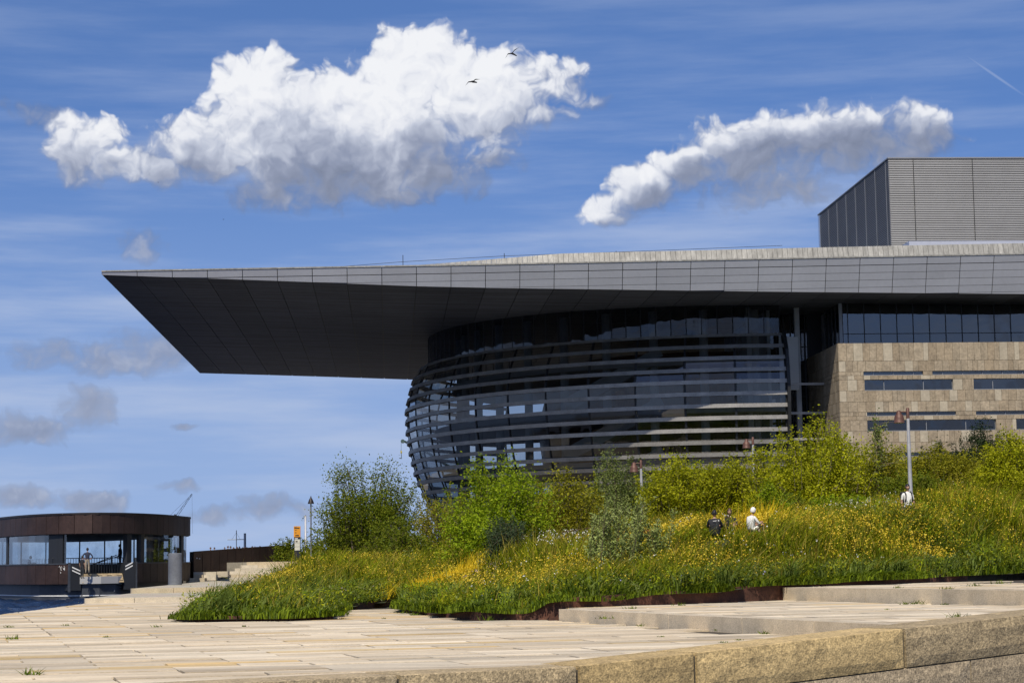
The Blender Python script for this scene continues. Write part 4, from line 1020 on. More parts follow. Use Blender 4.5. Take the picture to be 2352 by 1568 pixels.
# rusty steel marker box in the meadow and a low rail
bx = at(1490, 1226, 72); b_o = empty('rusty_box', (bx[0], bx[1], 2.0)); tag(b_o, 'small open-topped rusty orange steel box standing in the meadow', 'box')
for (a_, b_) in (((-.21, -.15, 0), (.21, -.13, .70)), ((-.21, .13, 0), (.21, .15, .72)), ((-.23, -.15, 0), (-.21, .15, .70)), ((.21, -.15, 0), (.23, .15, .71))): box_obj('rust_plate', a_, b_, m_corten2, b_o)
ra, rb = at(1290, 1222, 74), at(1376, 1208, 78); rl_o = empty('low_rail', (ra[0], ra[1], 1.8)); tag(rl_o, 'low thin rusty rail among the white flowers', 'rail')
dv = rb - ra; MB().tube([(0, 0, ra[2] - 1.8), (dv[0], dv[1], rb[2] - 1.8)], .02, 5).build('rail_bar', m_corten, rl_o)
for u in (.15, .55, .95): MB().tube([(dv[0] * u, dv[1] * u, -.2), (dv[0] * u, dv[1] * u, (ra[2] - 1.8) * (1 - u) + (rb[2] - 1.8) * u)], .022, 5).build('rail_post', m_corten, rl_o)

# ------------------------------------------------------------------ birds
m_bird = mat('dark_plumage', (.02, .02, .022), .8)
def bird(px, py, Y, span, label, pose, name='gull'):
    p = at(px, py, Y); mb = MB(); k = span / 2
    (lx, lz, lmx, lmz), (rx, rz, rmx, rmz), (tx, tz), (hx, hz) = pose
    def wing(mx, mz, ex, ez):
        c = .16 * span; mb.add([(0, -c * .6, .02 * span), (mx * k, -c * .55, mz * k), (ex * k, 0, ez * k), (mx * k, c * .5, mz * k), (0, c * .6, .02 * span), (0, -c * .6, -.02 * span), (mx * k, -c * .5, mz * k - .03 * span), (mx * k, c * .45, mz * k - .03 * span), (0, c * .6, -.02 * span)],
                               [(0, 1, 3, 4), (1, 2, 3), (8, 7, 6, 5), (7, 2, 6), (0, 5, 6, 1), (1, 6, 2), (3, 2, 7), (4, 3, 7, 8)])
    wing(lmx, lmz, lx, lz); wing(rmx, rmz, rx, rz)
    mb.tube([(hx * k, 0, hz * k), (hx * k * .6, 0, hz * k * .6), (0, 0, 0), (tx * k * .5, 0, tz * k * .5), (tx * k, 0, tz * k)], [.02 * span, .05 * span, .075 * span, .055 * span, .035 * span], 8)
    o = mb.build(name, m_bird); o.location = p; return tag(o, label, 'bird', 'birds over the roof')
bird(1176, 123, 120, .92, 'dark gull with steeply raised wing at the right end of the big cloud', ((-.95, -.75, -.55, -.05), (1.0, .85, .35, .45), (.62, -.35), (-.1, .0)))
bird(1086, 188, 120, .95, 'dark gliding gull in front of the middle of the big cloud', ((-1.0, -.55, -.55, .0), (1.0, .30, .35, .32), (.55, -.12), (-.25, .05)))
bird(513, 504, 160, .22, 'tiny dark bird below the left half of the big cloud', ((-.9, -.3, -.4, .1), (.9, .5, .4, .3), (.5, -.1), (-.2, 0)))
bird(1126, 348, 160, .18, 'tiny dark bird just under the big cloud on its right', ((-.9, .1, -.4, .2), (.9, .1, .4, .2), (.5, -.1), (-.2, 0)))
bird(363, 419, 160, .2, 'tiny dark bird beneath the left tail of the big cloud', ((-.9, .2, -.4, .2), (.9, .2, .4, .2), (.5, -.1), (-.2, 0)))

# ------------------------------------------------------------------ people
m_skin = mat('skin', (.42, .25, .17), .55, noise=(8, .06, 3)); m_hair_d = mat('dark_hair', (.012, .009, .008), .5); m_hair_b = mat('brown_hair', (.07, .03, .018), .5); m_eye = mat('eye', (.02, .015, .012), .3)
def cloth(name, c): return mat(name, c, .85, noise=(6, .12, 4), bump=(14, .25, .02))
m_wshirt = cloth('white_cotton', (.72, .72, .68)); m_bshirt = cloth('black_cotton', (.012, .013, .018)); m_navy = cloth('navy_cotton', (.02, .025, .05)); m_khaki = cloth('khaki_trousers', (.33, .28, .21)); m_dtrou = cloth('dark_trousers', (.03, .032, .035)); m_jean = cloth('blue_jeans', (.10, .15, .24)); m_red = cloth('rust_jacket', (.28, .09, .05)); m_grey = cloth('grey_jacket', (.16, .16, .17)); m_blue = cloth('pale_blue_shirt', (.30, .40, .52)); m_gold = cloth('mustard_top', (.34, .22, .07)); m_strap = mat('strap_webbing', (.02, .02, .02), .7)
def body_mesh(J, E_, name, hand_dirs):
    """joints: name -> (pos, radius); grown with the Skin modifier into one surface; head and fingers belong to the same mesh"""
    names = list(J); idx = {n: i for i, n in enumerate(names)}
    verts = [Vector(J[n][0]) for n in names]; rads = [J[n][1] for n in names]; edges = [(idx[a], idx[b]) for a, b in E_]
    for hn, (fd, th, up) in hand_dirs.items():                     # five fingers of unequal length, slightly curled
        w = Vector(J[hn][0]); fd = Vector(fd).normalized(); th = Vector(th).normalized(); up = Vector(up).normalized()
        palm = len(verts); verts.append(w + fd * .07); rads.append(.026); edges.append((idx[hn], palm))
        for k, (off, ln) in enumerate(((-.03, .060), (-.010, .078), (.010, .082), (.03, .072))):
            a = len(verts); verts.append(w + fd * .10 + th * off); rads.append(.0095); edges.append((palm, a))
            verts.append(w + fd * (.10 + ln * .5) + th * off + up * .01); rads.append(.0085); edges.append((a, a + 1))
            verts.append(w + fd * (.10 + ln * .9) + th * off + up * .035); rads.append(.0075); edges.append((a + 1, a + 2))
        a = len(verts); verts.append(w + fd * .035 + th * .045); rads.append(.012); edges.append((idx[hn], a))
        verts.append(w + fd * .08 + th * .06 + up * .02); rads.append(.010); edges.append((a, a + 1))
    me = bpy.data.meshes.new(name); me.from_pydata(verts, edges, []); o = bpy.data.objects.new(name, me); COL.objects.link(o)
    md = o.modifiers.new('Skin', 'SKIN'); md.use_smooth_shade = True
    for i, r in enumerate(rads): me.skin_vertices[0].data[i].radius = (r, r)
    me.skin_vertices[0].data[idx['pelvis']].use_root = True
    o.modifiers.new('Sub', 'SUBSURF').levels = 1
    dg = bpy.context.evaluated_depsgraph_get(); m2 = bpy.data.meshes.new_from_object(o.evaluated_get(dg)); bpy.data.objects.remove(o)
    return m2
def add_head(me, c, f, mats_n):
    """skull with brow, nose, lips, chin and ears joined to the body mesh; c centre, f facing (unit xy)"""
    bm = bmesh.new(); bm.from_mesh(me); ret = bmesh.ops.create_uvsphere(bm, u_segments=20, v_segments=14, radius=1.0)
    fx, fy = f
    for v in ret['verts']:
        x, y, z = v.co                                             # local: y forward
        r = Vector((x * .077, y * .098, z * .120))
        if z < -.1: r.x *= 1 - .30 * (-z); r.y = r.y * (1 - .18 * (-z)) + .012 * (-z)
        if y > .80 and -.35 < z < .15 and abs(x) < .3: r.y += .020 * (1 - abs(x) / .3)       # nose
        if y > .72 and -.62 < z < -.42 and abs(x) < .4: r.y += .007                           # lips
        if y > .6 and -.95 < z < -.72: r.y += .010                                            # chin
        if y > .7 and .02 < z < .28 and .18 < abs(x) < .6: r.y -= .008                        # eye sockets
        if abs(x) > .93 and abs(y) < .3 and -.3 < z < .25: r.x *= 1.16                        # ears
        v.co = Vector((r.x * fy + r.y * fx, -r.x * fx + r.y * fy, r.z)) + Vector(c)
        v.tag = True
    for fc in bm.faces:
        if all(v.tag for v in fc.verts): fc.material_index = mats_n; fc.smooth = True
    bm.to_mesh(me); bm.free()
def hair_mesh(c, f, name, long=0.0, cap=False):
    mb = MB(); fx, fy = f; n, m = 20, 12; vs = []; fs = []
    for j in range(m + 1):
        ph = math.pi * .62 * j / m
        for i in range(n):
            t = 2 * math.pi * i / n; x, y, z = math.sin(ph) * math.cos(t), math.sin(ph) * math.sin(t), math.cos(ph)
            k = 1.10 + .05 * math.sin(5 * t + 3 * ph)
            if cap: k = 1.12
            low = max(0.0, -z)
            if y > .35: z = max(z, .34 - .1 * abs(x))               # fringe line over the face
            r = Vector((x * .077 * k, y * .098 * k, z * .120 * k))
            if long and y < .4 and j == m: r.z -= long; r.x *= 1.15
            vs.append((r.x * fy + r.y * fx + c[0], -r.x * fx + r.y * fy + c[1], r.z + c[2]))
    for j in range(m):
        for i in range(n): fs.append((j * n + i, (j + 1) * n + i, (j + 1) * n + (i + 1) % n, j * n + (i + 1) % n))
    return vs, fs
def stand_joints(hips=False, h=1.75):
    k = h / 1.75; J = {}
    def s(n, x, y, z, r): J[n] = ((x * k, y * k, z * k), r * k)
    s('pelvis', 0, 0, .95, .145); s('waist', 0, 0, 1.10, .13); s('chest', 0, .01, 1.30, .15); s('neck0', 0, 0, 1.46, .07); s('neck', 0, .01, 1.55, .052)
    E_ = [('pelvis', 'waist'), ('waist', 'chest'), ('chest', 'neck0'), ('neck0', 'neck')]
    for sd, q_ in ((-1, 'l'), (1, 'r')):
        s('hip' + q_, sd * .09, 0, .90, .095); s('knee' + q_, sd * .10, .02 * sd, .50, .062); s('calf' + q_, sd * .10, -.01, .33, .058); s('ankle' + q_, sd * .10, -.02, .09, .042); s('toe' + q_, sd * .12, .14, .035, .035)
        s('sh' + q_, sd * .185, 0, 1.41, .065)
        if hips: s('el' + q_, sd * .36, -.06, 1.16, .045); s('wr' + q_, sd * .20, .06, .99, .032)
        else: s('el' + q_, sd * .235, -.02, 1.12, .045); s('wr' + q_, sd * .24, .06, .87, .032)
        E_ += [('pelvis', 'hip' + q_), ('hip' + q_, 'knee' + q_), ('knee' + q_, 'calf' + q_), ('calf' + q_, 'ankle' + q_), ('ankle' + q_, 'toe' + q_), ('chest', 'sh' + q_), ('sh' + q_, 'el' + q_), ('el' + q_, 'wr' + q_)]
    hd = {'wrl': ((.3, .1, -1) if not hips else (1, .2, -.3), (0, 1, .1), (.6, 0, 0)), 'wrr': ((-.3, .1, -1) if not hips else (-1, .2, -.3), (0, 1, .1), (-.6, 0, 0))}
    return J, E_, hd, (0, .03 * k, 1.665 * k)
def sit_joints():
    J = {}
    def s(n, x, y, z, r): J[n] = ((x, y, z), r)
    s('pelvis', 0, 0, .12, .15); s('waist', 0, .02, .28, .135); s('chest', 0, .06, .47, .15); s('neck0', 0, .08, .62, .07); s('neck', 0, .10, .70, .052)
    E_ = [('pelvis', 'waist'), ('waist', 'chest'), ('chest', 'neck0'), ('neck0', 'neck')]
    for sd, q_ in ((-1, 'l'), (1, 'r')):
        s('hip' + q_, sd * .10, .06, .11, .095); s('knee' + q_, sd * .17, .42, .36, .062); s('calf' + q_, sd * .13, .47, .2, .056); s('ankle' + q_, sd * .10, .46, .06, .042); s('toe' + q_, sd * .10, .60, .03, .034)
        s('sh' + q_, sd * .185, .06, .57, .064); s('el' + q_, sd * .26, .20, .34, .044); s('wr' + q_, sd * .14, .38, .40, .032)
        E_ += [('pelvis', 'hip' + q_), ('hip' + q_, 'knee' + q_), ('knee' + q_, 'calf' + q_), ('calf' + q_, 'ankle' + q_), ('ankle' + q_, 'toe' + q_), ('chest', 'sh' + q_), ('sh' + q_, 'el' + q_), ('el' + q_, 'wr' + q_)]
    return J, E_, {'wrl': ((.4, 1, .1), (0, 0, 1), (.5, 0, -.2)), 'wrr': ((-.4, 1, .1), (0, 0, 1), (-.5, 0, -.2))}, (0, .14, .815)
PROTO = {}
def proto(kind):
    if kind in PROTO: return PROTO[kind]
    J, E_, hd, hc = stand_joints(kind == 'hips') if kind != 'sit' else sit_joints()
    me = body_mesh(J, E_, 'person_' + kind, hd)
    for _ in range(4): me.materials.append(m_skin)
    sh = Vector(J['shl'][0]).z
    for p in me.polygons:
        c = p.center; i = 0
        armdist = min((Vector(c) - Vector(J['el' + q_][0])).length for q_ in 'lr'); wr = min((Vector(c) - Vector(J['wr' + q_][0])).length for q_ in 'lr')
        if kind == 'sit':
            if c.y > .2 and c.z < .46 and wr > .17 and armdist > .12 or c.z < .17: i = 2
            elif c.z < .64: i = 1
            if wr < .17: i = 0
        else:
            if c.z < .97 and (wr > .2 or abs(c.x) < .19): i = 2
            elif c.z < 1.50: i = 1
            if c.z < .06: i = 3
            if abs(c.x) > .2 and c.z < 1.2 and kind != 'hips': i = 0
            if wr < .14 and (abs(c.x) > .2 or kind == 'hips'): i = 0
        p.material_index = i; p.use_smooth = True
    add_head(me, hc, (0, 1), 0)
    PROTO[kind] = (me, hc); return PROTO[kind]
def person(kind, loc, rz, shirt, trousers, hair, label, scale=1.0, group=None, long=0.0, extra=None, hairname='hair', shoes=None):
    me, hc = proto(kind)
    o = bpy.data.objects.new('person', me); o.location = loc; o.rotation_euler = (0, 0, rz); o.scale = (scale,) * 3; COL.objects.link(o)
    for i, m in enumerate((m_skin, shirt, trousers, shoes or m_bshirt)): o.material_slots[i].link = 'OBJECT'; o.material_slots[i].material = m
    tag(o, label, 'person', group)
    v, f = hair_mesh(hc, (0, 1), hairname, long, hairname == 'cap'); mesh_obj(hairname, v, f, hair, o, True)
    if extra: extra(o, hc)
    return o
# man with rucksack straps standing in the meadow
def straps(o, hc):
    for s in (-1, 1): MB().tube([(s * .12, -.13, 1.12), (s * .13, -.10, 1.42), (s * .125, .02, 1.50), (s * .12, .15, 1.40), (s * .13, .165, 1.25), (s * .15, .12, 1.10)], .022, 6).build('rucksack_strap', m_strap, o, True)
    bm = MB().box((-.16, -.36, 1.08), (.16, -.16, 1.5)); b = bm.build('rucksack', m_strap, o); md = b.modifiers.new('bev', 'BEVEL'); md.width = .05; md.segments = 3
gp = at(2087, 1210, 75.5); hz = at(2087, 1110, 75.5)[2] - 1.80
person('stand', (gp[0], gp[1], hz), R(180 + 12), m_wshirt, m_dtrou, m_hair_d, 'dark-haired man in a white shirt with rucksack straps standing in the meadow', extra=straps)
# three people sitting in the tall grass
def logo(o, hc): MB().box((-.05, -.10, .545), (.05, -.093, .56)).build('shirt_mark', m_stripe, o)
def capm(o, hc): MB().add([(-.07, .09, hc[2] + .04), (.07, .09, hc[2] + .04), (.055, .20, hc[2] + .02), (-.055, .20, hc[2] + .02), (-.07, .09, hc[2] + .055), (.07, .09, hc[2] + .055), (.055, .20, hc[2] + .03), (-.055, .20, hc[2] + .03)], [(3, 2, 1, 0), (4, 5, 6, 7), (0, 1, 5, 4), (1, 2, 6, 5), (2, 3, 7, 6), (3, 0, 4, 7)]).build('cap_peak', m_wshirt, o)
for (px, py, Y, kind, rz, sh, tr, ha, lab, kw) in (
    (1640, 1163, 70.0, 'sit', R(-8), m_bshirt, m_dtrou, m_hair_d, 'person in a black T-shirt sitting in the grass with the back to the viewer', dict(extra=logo)),
    (1676, 1160, 72.0, 'sit', R(170), m_bshirt, m_dtrou, m_hair_b, 'person with long brown hair sitting in the grass between two companions', dict(long=.16)),
    (1722, 1157, 71.0, 'sit', R(-60), m_wshirt, m_khaki, m_wshirt, 'person in a white T-shirt and white cap sitting in the golden grass', dict(hairname='cap', extra=capm))):
    p = at(px, py, Y); person(kind, (p[0], p[1], p[2] - 1.05), rz, sh, tr, ha, lab, **kw)
# people at the pavilion
for (px, py, Y, h, kind, rz, sh, tr, lab) in (
    (201, 1257, 140.5, 1.83, 'hips', R(10), m_navy, m_khaki, 'man in a dark shirt and light trousers standing hand on hip at the boarding ramp'),
    (276, 1249, 150, 1.80, 'stand', R(75), m_bshirt, m_jean, 'person in black top and blue jeans standing on the far gangway'),
    (189, 1275, 139.6, 1.60, 'stand', R(-30), m_bshirt, m_dtrou, 'person all in black standing close behind the man at the ramp')):
    p = at(px, py, Y); person(kind, (p[0], p[1], p[2] - h), rz, sh, tr, m_hair_d, lab, h / 1.79)
for (px, py, Y, rz, sh, lab) in ((25, 1277, 151, R(60), m_bshirt, 'leftmost dark figure sitting behind the pavilion window'), (66, 1276, 149, R(-70), m_grey, 'figure in pale grey sitting near the first window post'), (138, 1275, 146, R(30), m_blue, 'figure in pale blue sitting beside the boarding gap')):
    p = at(px, py, Y); person('sit', (p[0], p[1], p[2] - .94), rz, sh, m_dtrou, m_hair_d, lab)
# crowd behind the brown wall
crowd = [(484, 1259, m_bshirt, 'dark top'), (493, 1257, m_red, 'rust red jacket'), (516, 1256, m_blue, 'pale blue shirt'), (523, 1253, m_bshirt, 'black top'), (529, 1253.5, m_navy, 'navy top'), (537, 1256, m_grey, 'grey jacket'), (544, 1255, m_gold, 'mustard top'),
         (550, 1254, m_bshirt, 'black jacket'), (557, 1256, m_red, 'red-brown top'), (562, 1257, m_navy, 'dark blue top'), (567, 1256.5, m_gold, 'ochre top'), (579, 1253.5, m_navy, 'dark navy coat'), (586, 1254, m_grey, 'mid grey coat'), (590, 1255, m_blue, 'light blue top'), (597, 1253, m_bshirt, 'black coat'), (610, 1254.5, m_grey, 'grey top')]
nth = ['first', 'second', 'third', 'fourth', 'fifth', 'sixth', 'seventh', 'eighth', 'ninth', 'tenth', 'eleventh', 'twelfth', 'thirteenth', 'fourteenth', 'fifteenth', 'last']
for i, (px, py, sh, txt) in enumerate(crowd):
    Y = 184 + (i * 37 % 11) * .5; p = at(px, py, Y); h = max(1.45, min(1.9, p[2] - TZ))
    person('stand', (p[0], p[1], TZ), R(random.uniform(0, 360)), sh, m_dtrou, m_hair_b if i % 3 == 0 else m_hair_d, f'{nth[i]} head from the left in the crowd behind the brown wall, {txt}', h / 1.79, group='crowd behind the brown wall')
p = at(661, 1248, 184); person('stand', (p[0], p[1], TZ), R(200), m_bshirt, m_dtrou, m_hair_d, 'lone dark figure near the upper right end of the brown wall', (p[2] - TZ) / 1.79)

# ------------------------------------------------------------------ vegetation
def leaf_mat(name, a, b, tr=.38, tc=(1.15, 1.15, .45), patch=None):
    return mat(name, a, .55, col2=b, island=True, var=.22, trans=tr, tcol=tc, spec=.12, noise=patch or [(.35, .22, 3)])
m_leafA = leaf_mat('dark_green_leaf', (.085, .13, .010), (.20, .22, .016))
m_leafB = leaf_mat('bright_green_leaf', (.16, .25, .010), (.30, .36, .014))
m_leafC = leaf_mat('yellow_green_leaf', (.24, .275, .010), (.41, .40, .014))
m_leafD = leaf_mat('olive_leaf', (.18, .19, .012), (.32, .29, .02))
m_leafE = leaf_mat('grey_green_leaf', (.13, .175, .05), (.23, .26, .08))
m_leafS = leaf_mat('silver_leaf', (.19, .25, .06), (.36, .41, .14), tr=.2, tc=(1, 1, .8))
m_leafP = leaf_mat('pine_leaf', (.014, .028, .010), (.03, .05, .014), tr=.15)
m_leafR = leaf_mat('dark_red_leaf', (.028, .010, .008), (.05, .018, .012), tr=.2, tc=(1.2, .6, .5))
m_leafT = leaf_mat('blue_green_leaf', (.055, .085, .045), (.09, .13, .06))
m_bark = mat('bark', (.10, .075, .05), .9, noise=(6, .3, 4)); m_twig = mat('pale_twig', (.22, .17, .11), .85, noise=(6, .2, 4))
def leaves(C, size, r, aspect=.55, up=0.35, droop=None):
    """rhombic leaves at the points C"""
    n = len(C); d = r.normal(size=(n, 3)); d[:, 2] = d[:, 2] * .6 + up
    if droop is not None: d = d * .35 + droop
    d /= np.linalg.norm(d, axis=1, keepdims=True); k = r.normal(size=(n, 3)); s = np.cross(d, k); s /= np.linalg.norm(s, axis=1, keepdims=True) + 1e-9
    L_ = (size * r.uniform(.6, 1.25, n))[:, None]; nrm = np.cross(d, s)
    a = C; b = C + d * L_ * .5 + s * L_ * aspect * .5 + nrm * L_ * .06; c = C + d * L_; e = C + d * L_ * .5 - s * L_ * aspect * .5 + nrm * L_ * .06
    V = np.stack([a, b, c, e], 1).reshape(-1, 3); q_ = np.arange(n)[:, None] * 4
    T = np.concatenate([q_ + [0, 1, 2], q_ + [0, 2, 3]], 1).reshape(-1, 3)
    return V, T
def shrub(px, Y, top_y, wpx, mt, label, n=9000, leaf=.085, base=None, seed=1, shoots=14, spread=1.0, twig=m_bark, name='shrub', cat='shrub', fill=.8, lean=(0, 0), shoot_len=.22, dens_low=.0, aspect=.55):
    n = int(n * 2.0); leaf *= 1.45
    r = np.random.default_rng(seed); p = at(px, 1200, Y); x, y = p[0], p[1]; z0 = float(HH(np.array(x), np.array(y))) if base is None else base
    H_ = at(px, top_y, Y)[2] - z0; Rx_ = wpx * 1.12 / FPX * Y / 2; Ry = Rx_ * .85
    o = empty(name, (x, y, z0 - .05)); tag(o, label, cat)
    mb = MB(); pts = []; lob = r.uniform(0, 6, 2)
    ns = 11 + int(Rx_ * 3)
    for i in range(ns):                                            # main stems with side twigs
        a = r.uniform(0, 2 * math.pi); rr = math.sqrt(r.uniform(.02, 1)); k = (1 - rr ** 2 * .55) * (1 + .16 * math.sin(2 * a + lob[0]) + .12 * math.sin(5 * a + lob[1]))
        end = np.array([math.cos(a) * rr * Rx_ * .92 + lean[0] * H_, math.sin(a) * rr * Ry * .92 + lean[1] * H_, H_ * k * r.uniform(.72, .98)])
        st_ = np.array([r.normal() * .12 * Rx_, r.normal() * .12 * Rx_, 0]); mid = st_ * .5 + end * .5 + np.array([-end[0] * .12, -end[1] * .12, H_ * .06])
        P_ = [st_ * (1 - t) ** 2 + 2 * mid * t * (1 - t) + end * t * t for t in np.linspace(0, 1, 6)]
        mb.tube(P_, list(np.linspace(.045, .010, 6) * max(.6, H_ / 3)), 5, cap=False)
        for t in np.linspace(.35, 1, 9):
            c = st_ * (1 - t) ** 2 + 2 * mid * t * (1 - t) + end * t * t; pts.append((c, .20 * Rx_ * (1.15 - .5 * t) + .10))
            if r.random() < .7:
                dv = r.normal(size=3) * [.4, .4, .25] + [0, 0, .2]; e = c + dv * H_ * .28; mb.tube([c, (c + e) / 2 + r.normal(size=3) * .05, e], [.012, .008, .004], 4, cap=False); pts.append((e, .15 * Rx_ + .07)); pts.append(((c + e) / 2, .15 * Rx_ + .07))
    cl = []
    wts = np.array([q_[1] for q_ in pts]) * np.exp(r.normal(size=len(pts)) * .75); wts /= wts.sum()
    pick = r.choice(len(pts), size=int(n * fill), p=wts)
    Cn = np.array([pts[i][0] for i in pick]); Sg = np.array([pts[i][1] for i in pick])
    Cc = Cn + r.normal(size=Cn.shape) * Sg[:, None] * [.62, .62, .50] * spread
    # clumps on the outer shell
    m_ = int(n * (1 - fill)); kc = 60 + int(Rx_ * 22)
    a = r.uniform(0, 2 * math.pi, kc); rr = np.sqrt(r.uniform(0, 1, kc)); zz = (1 - rr ** 2 * .7) * r.uniform(.35, 1.0, kc)
    zz = zz * (1 + .16 * np.sin(2 * a + lob[0]) + .12 * np.sin(5 * a + lob[1])); cc = np.stack([np.cos(a) * rr * Rx_ + lean[0] * H_ * zz, np.sin(a) * rr * Ry + lean[1] * H_ * zz, zz * H_ * .95], 1); pw = np.exp(r.normal(size=kc) * .9); j = r.choice(kc, m_, p=pw / pw.sum())
    Cc = np.vstack([Cc, cc[j] + r.normal(size=(m_, 3)) * [.22, .22, .15]])
    # upright shoots that break the outline
    for i in range(int(shoots * 1.5)):
        a, rr = r.uniform(0, 2 * math.pi), math.sqrt(r.uniform(0, .9)); k = 1 - rr ** 2 * .6
        b = np.array([math.cos(a) * rr * Rx_ + lean[0] * H_ * k, math.sin(a) * rr * Ry, H_ * k * .82]); L_ = H_ * shoot_len * r.uniform(.6, 1.9)
        e = b + np.array([math.cos(a) * .35 * rr + r.normal() * .16 + lean[0] * .5, math.sin(a) * .3 * rr, 1.0]) * L_; mb.tube([b - (e - b) * .5, b, e], [.012, .009, .003], 4, cap=False)
        t = r.uniform(-.3, 1, int(26 + 40 * L_)); Cc = np.vstack([Cc, b + (e - b) * t[:, None] + r.normal(size=(len(t), 3)) * .045 * (1.3 - np.clip(t, 0, 1))[:, None]])
    Cc = Cc[Cc[:, 2] > .05 + dens_low]
    mb.build('stems', twig, o)
    V, T = leaves(Cc, leaf, r, aspect); fast_mesh('foliage', V, T, mt, o)
    return o
# px, Y, top_y, width px
shrub(850, 104, 1085, 255, m_leafA, 'loose dark green shrub with open twiggy crown left of the glass front', 13500, .085, seed=3, shoots=26, spread=1.0, shoot_len=.17)
shrub(795, 108, 1178, 100, m_leafA, 'low straggling dark shrub beside the bell-shaded lamp', 3600, .08, seed=4, shoots=18, spread=.8, shoot_len=.25)
shrub(1012, 102, 1135, 110, m_leafD, 'thin brownish twiggy shrub at the foot of the glass front', 2400, .075, seed=5, shoots=22, spread=.8, shoot_len=.3, twig=m_twig)
shrub(1145, 88, 1065, 255, m_leafB, 'big rounded bright green shrub in front of the curved bands', 14500, .085, seed=6, shoots=26, shoot_len=.13)
shrub(1300, 92, 1075, 210, m_leafD, 'olive green shrub right of the big rounded one', 10500, .08, seed=7, shoots=24, shoot_len=.14)
shrub(1430, 105, 1045, 170, m_leafE, 'grey-green shrub near the hidden lamp post', 8500, .085, seed=8, shoots=22, shoot_len=.16)
shrub(1560, 97, 1050, 190, m_leafC, 'yellow-green upright hedge shrub left of the copper lamp', 10500, .085, seed=9, shoots=46, shoot_len=.18)
shrub(1680, 96, 1058, 170, m_leafC, 'yellow-green upright hedge shrub right behind the copper lamp', 9000, .085, seed=10, shoots=40, shoot_len=.17)
shrub(1860, 92, 978, 275, m_leafC, 'tall arching yellow-green shrub before the stone corner', 14500, .09, seed=12, shoots=48, shoot_len=.18, twig=m_twig)
shrub(2022, 97, 1010, 150, m_leafD, 'slender olive shrub with one tall spire below the stone windows', 8000, .085, seed=13, shoots=10, shoot_len=.16)
shrub(2020, 96, 955, 34, m_leafE, 'thin pale spire of a young tree below the stone windows', 900, .085, seed=14, shoots=4, shoot_len=.1, twig=m_twig, name='young_tree', cat='tree')
shrub(2170, 91, 1030, 200, m_leafD, 'rounded olive shrub right of the tall lamp post', 11000, .08, seed=15, shoots=26, shoot_len=.14)
shrub(2100, 88, 1085, 170, m_leafA, 'low dark shrub directly behind the standing man', 6500, .08, seed=16, shoots=16, shoot_len=.15)
shrub(2262, 112, 985, 140, m_leafP, 'dark pine with ragged top behind the right shrubs', 8000, .12, seed=17, shoots=22, shoot_len=.18, name='pine_tree', cat='tree', fill=.9, aspect=.3)
shrub(2170, 112, 992, 34, m_leafP, 'small dark pine top left of the ragged pine', 900, .12, seed=18, shoots=5, shoot_len=.08, name='pine_tree', cat='tree', aspect=.3)
shrub(2240, 100, 1055, 110, m_leafR, 'dark red-leaved shrub in the shade of the pine', 4500, .08, seed=19, shoots=8, shoot_len=.12)
shrub(2335, 86, 1000, 170, m_leafC, 'tall yellow-green shrub at the right edge', 12000, .08, seed=20, shoots=30, shoot_len=.15)
shrub(1770, 84, 1118, 80, m_leafB, 'small leafy bright green bush at the foot of the copper lamp', 3200, .08, seed=21, shoots=14, shoot_len=.2)
shrub(1168, 76, 1195, 95, m_leafT, 'small blue-green bush before the big rounded shrub', 3800, .075, seed=22, shoots=26, shoot_len=.25, aspect=.35)
shrub(925, 96, 1215, 120, m_leafA, 'low dark bush closing the narrow path', 3000, .08, seed=23, shoots=16, shoot_len=.25)
shrub(1800, 88, 1130, 150, m_leafA, 'dark leafy bank of plants below the tall arching shrub', 5200, .085, seed=24, shoots=20, shoot_len=.2)
shrub(1930, 84, 1140, 170, m_leafB, 'leafy green bank of plants left of the standing man', 5200, .085, seed=25, shoots=20, shoot_len=.2)
shrub(1080, 94, 1130, 110, m_leafD, 'twiggy olive shrub between the glass front and the rounded shrub', 3600, .075, seed=26, shoots=20, shoot_len=.22, twig=m_twig)
shrub(660, 172, 1255, 60, m_leafA, 'dark bush left of the stop totem', 2200, .12, base=1.9, seed=27, shoots=16, shoot_len=.5)
shrub(720, 168, 1250, 110, m_leafA, 'dark grassy bush right of the stop totem', 3000, .12, base=1.7, seed=28, shoots=18, shoot_len=.4)
for i, (px, Y, ty, wd, mt_, lab) in enumerate(((1225, 104, 1105, 120, m_leafA, 'dark shrub half hidden behind the big rounded shrub'), (1385, 106, 1090, 120, m_leafC, 'yellow-green shrub tucked behind the olive one'), (1500, 108, 1068, 110, m_leafA, 'dark shrub in the gap right of the hidden lamp'), (1625, 108, 1072, 120, m_leafB, 'green shrub filling the gap in the upright hedge'),
        (1765, 106, 1060, 110, m_leafD, 'olive shrub directly right of the copper lamp'), (1955, 106, 1030, 120, m_leafA, 'dark shrub between the arching shrub and the spire'), (2085, 106, 1050, 110, m_leafC, 'yellow-green shrub in front of the lowest stone windows'), (2300, 100, 1030, 120, m_leafD, 'olive shrub between the red-leaved one and the right edge'), (812, 112, 1200, 130, m_leafA, 'low dark undergrowth at the foot of the loose twiggy shrub'), (900, 100, 1190, 130, m_leafA, 'dense dark base shrub right of the loose twiggy one'))):
    shrub(px, Y, ty, wd, mt_, lab, 4200, .085, seed=60 + i, shoots=18, shoot_len=.15)
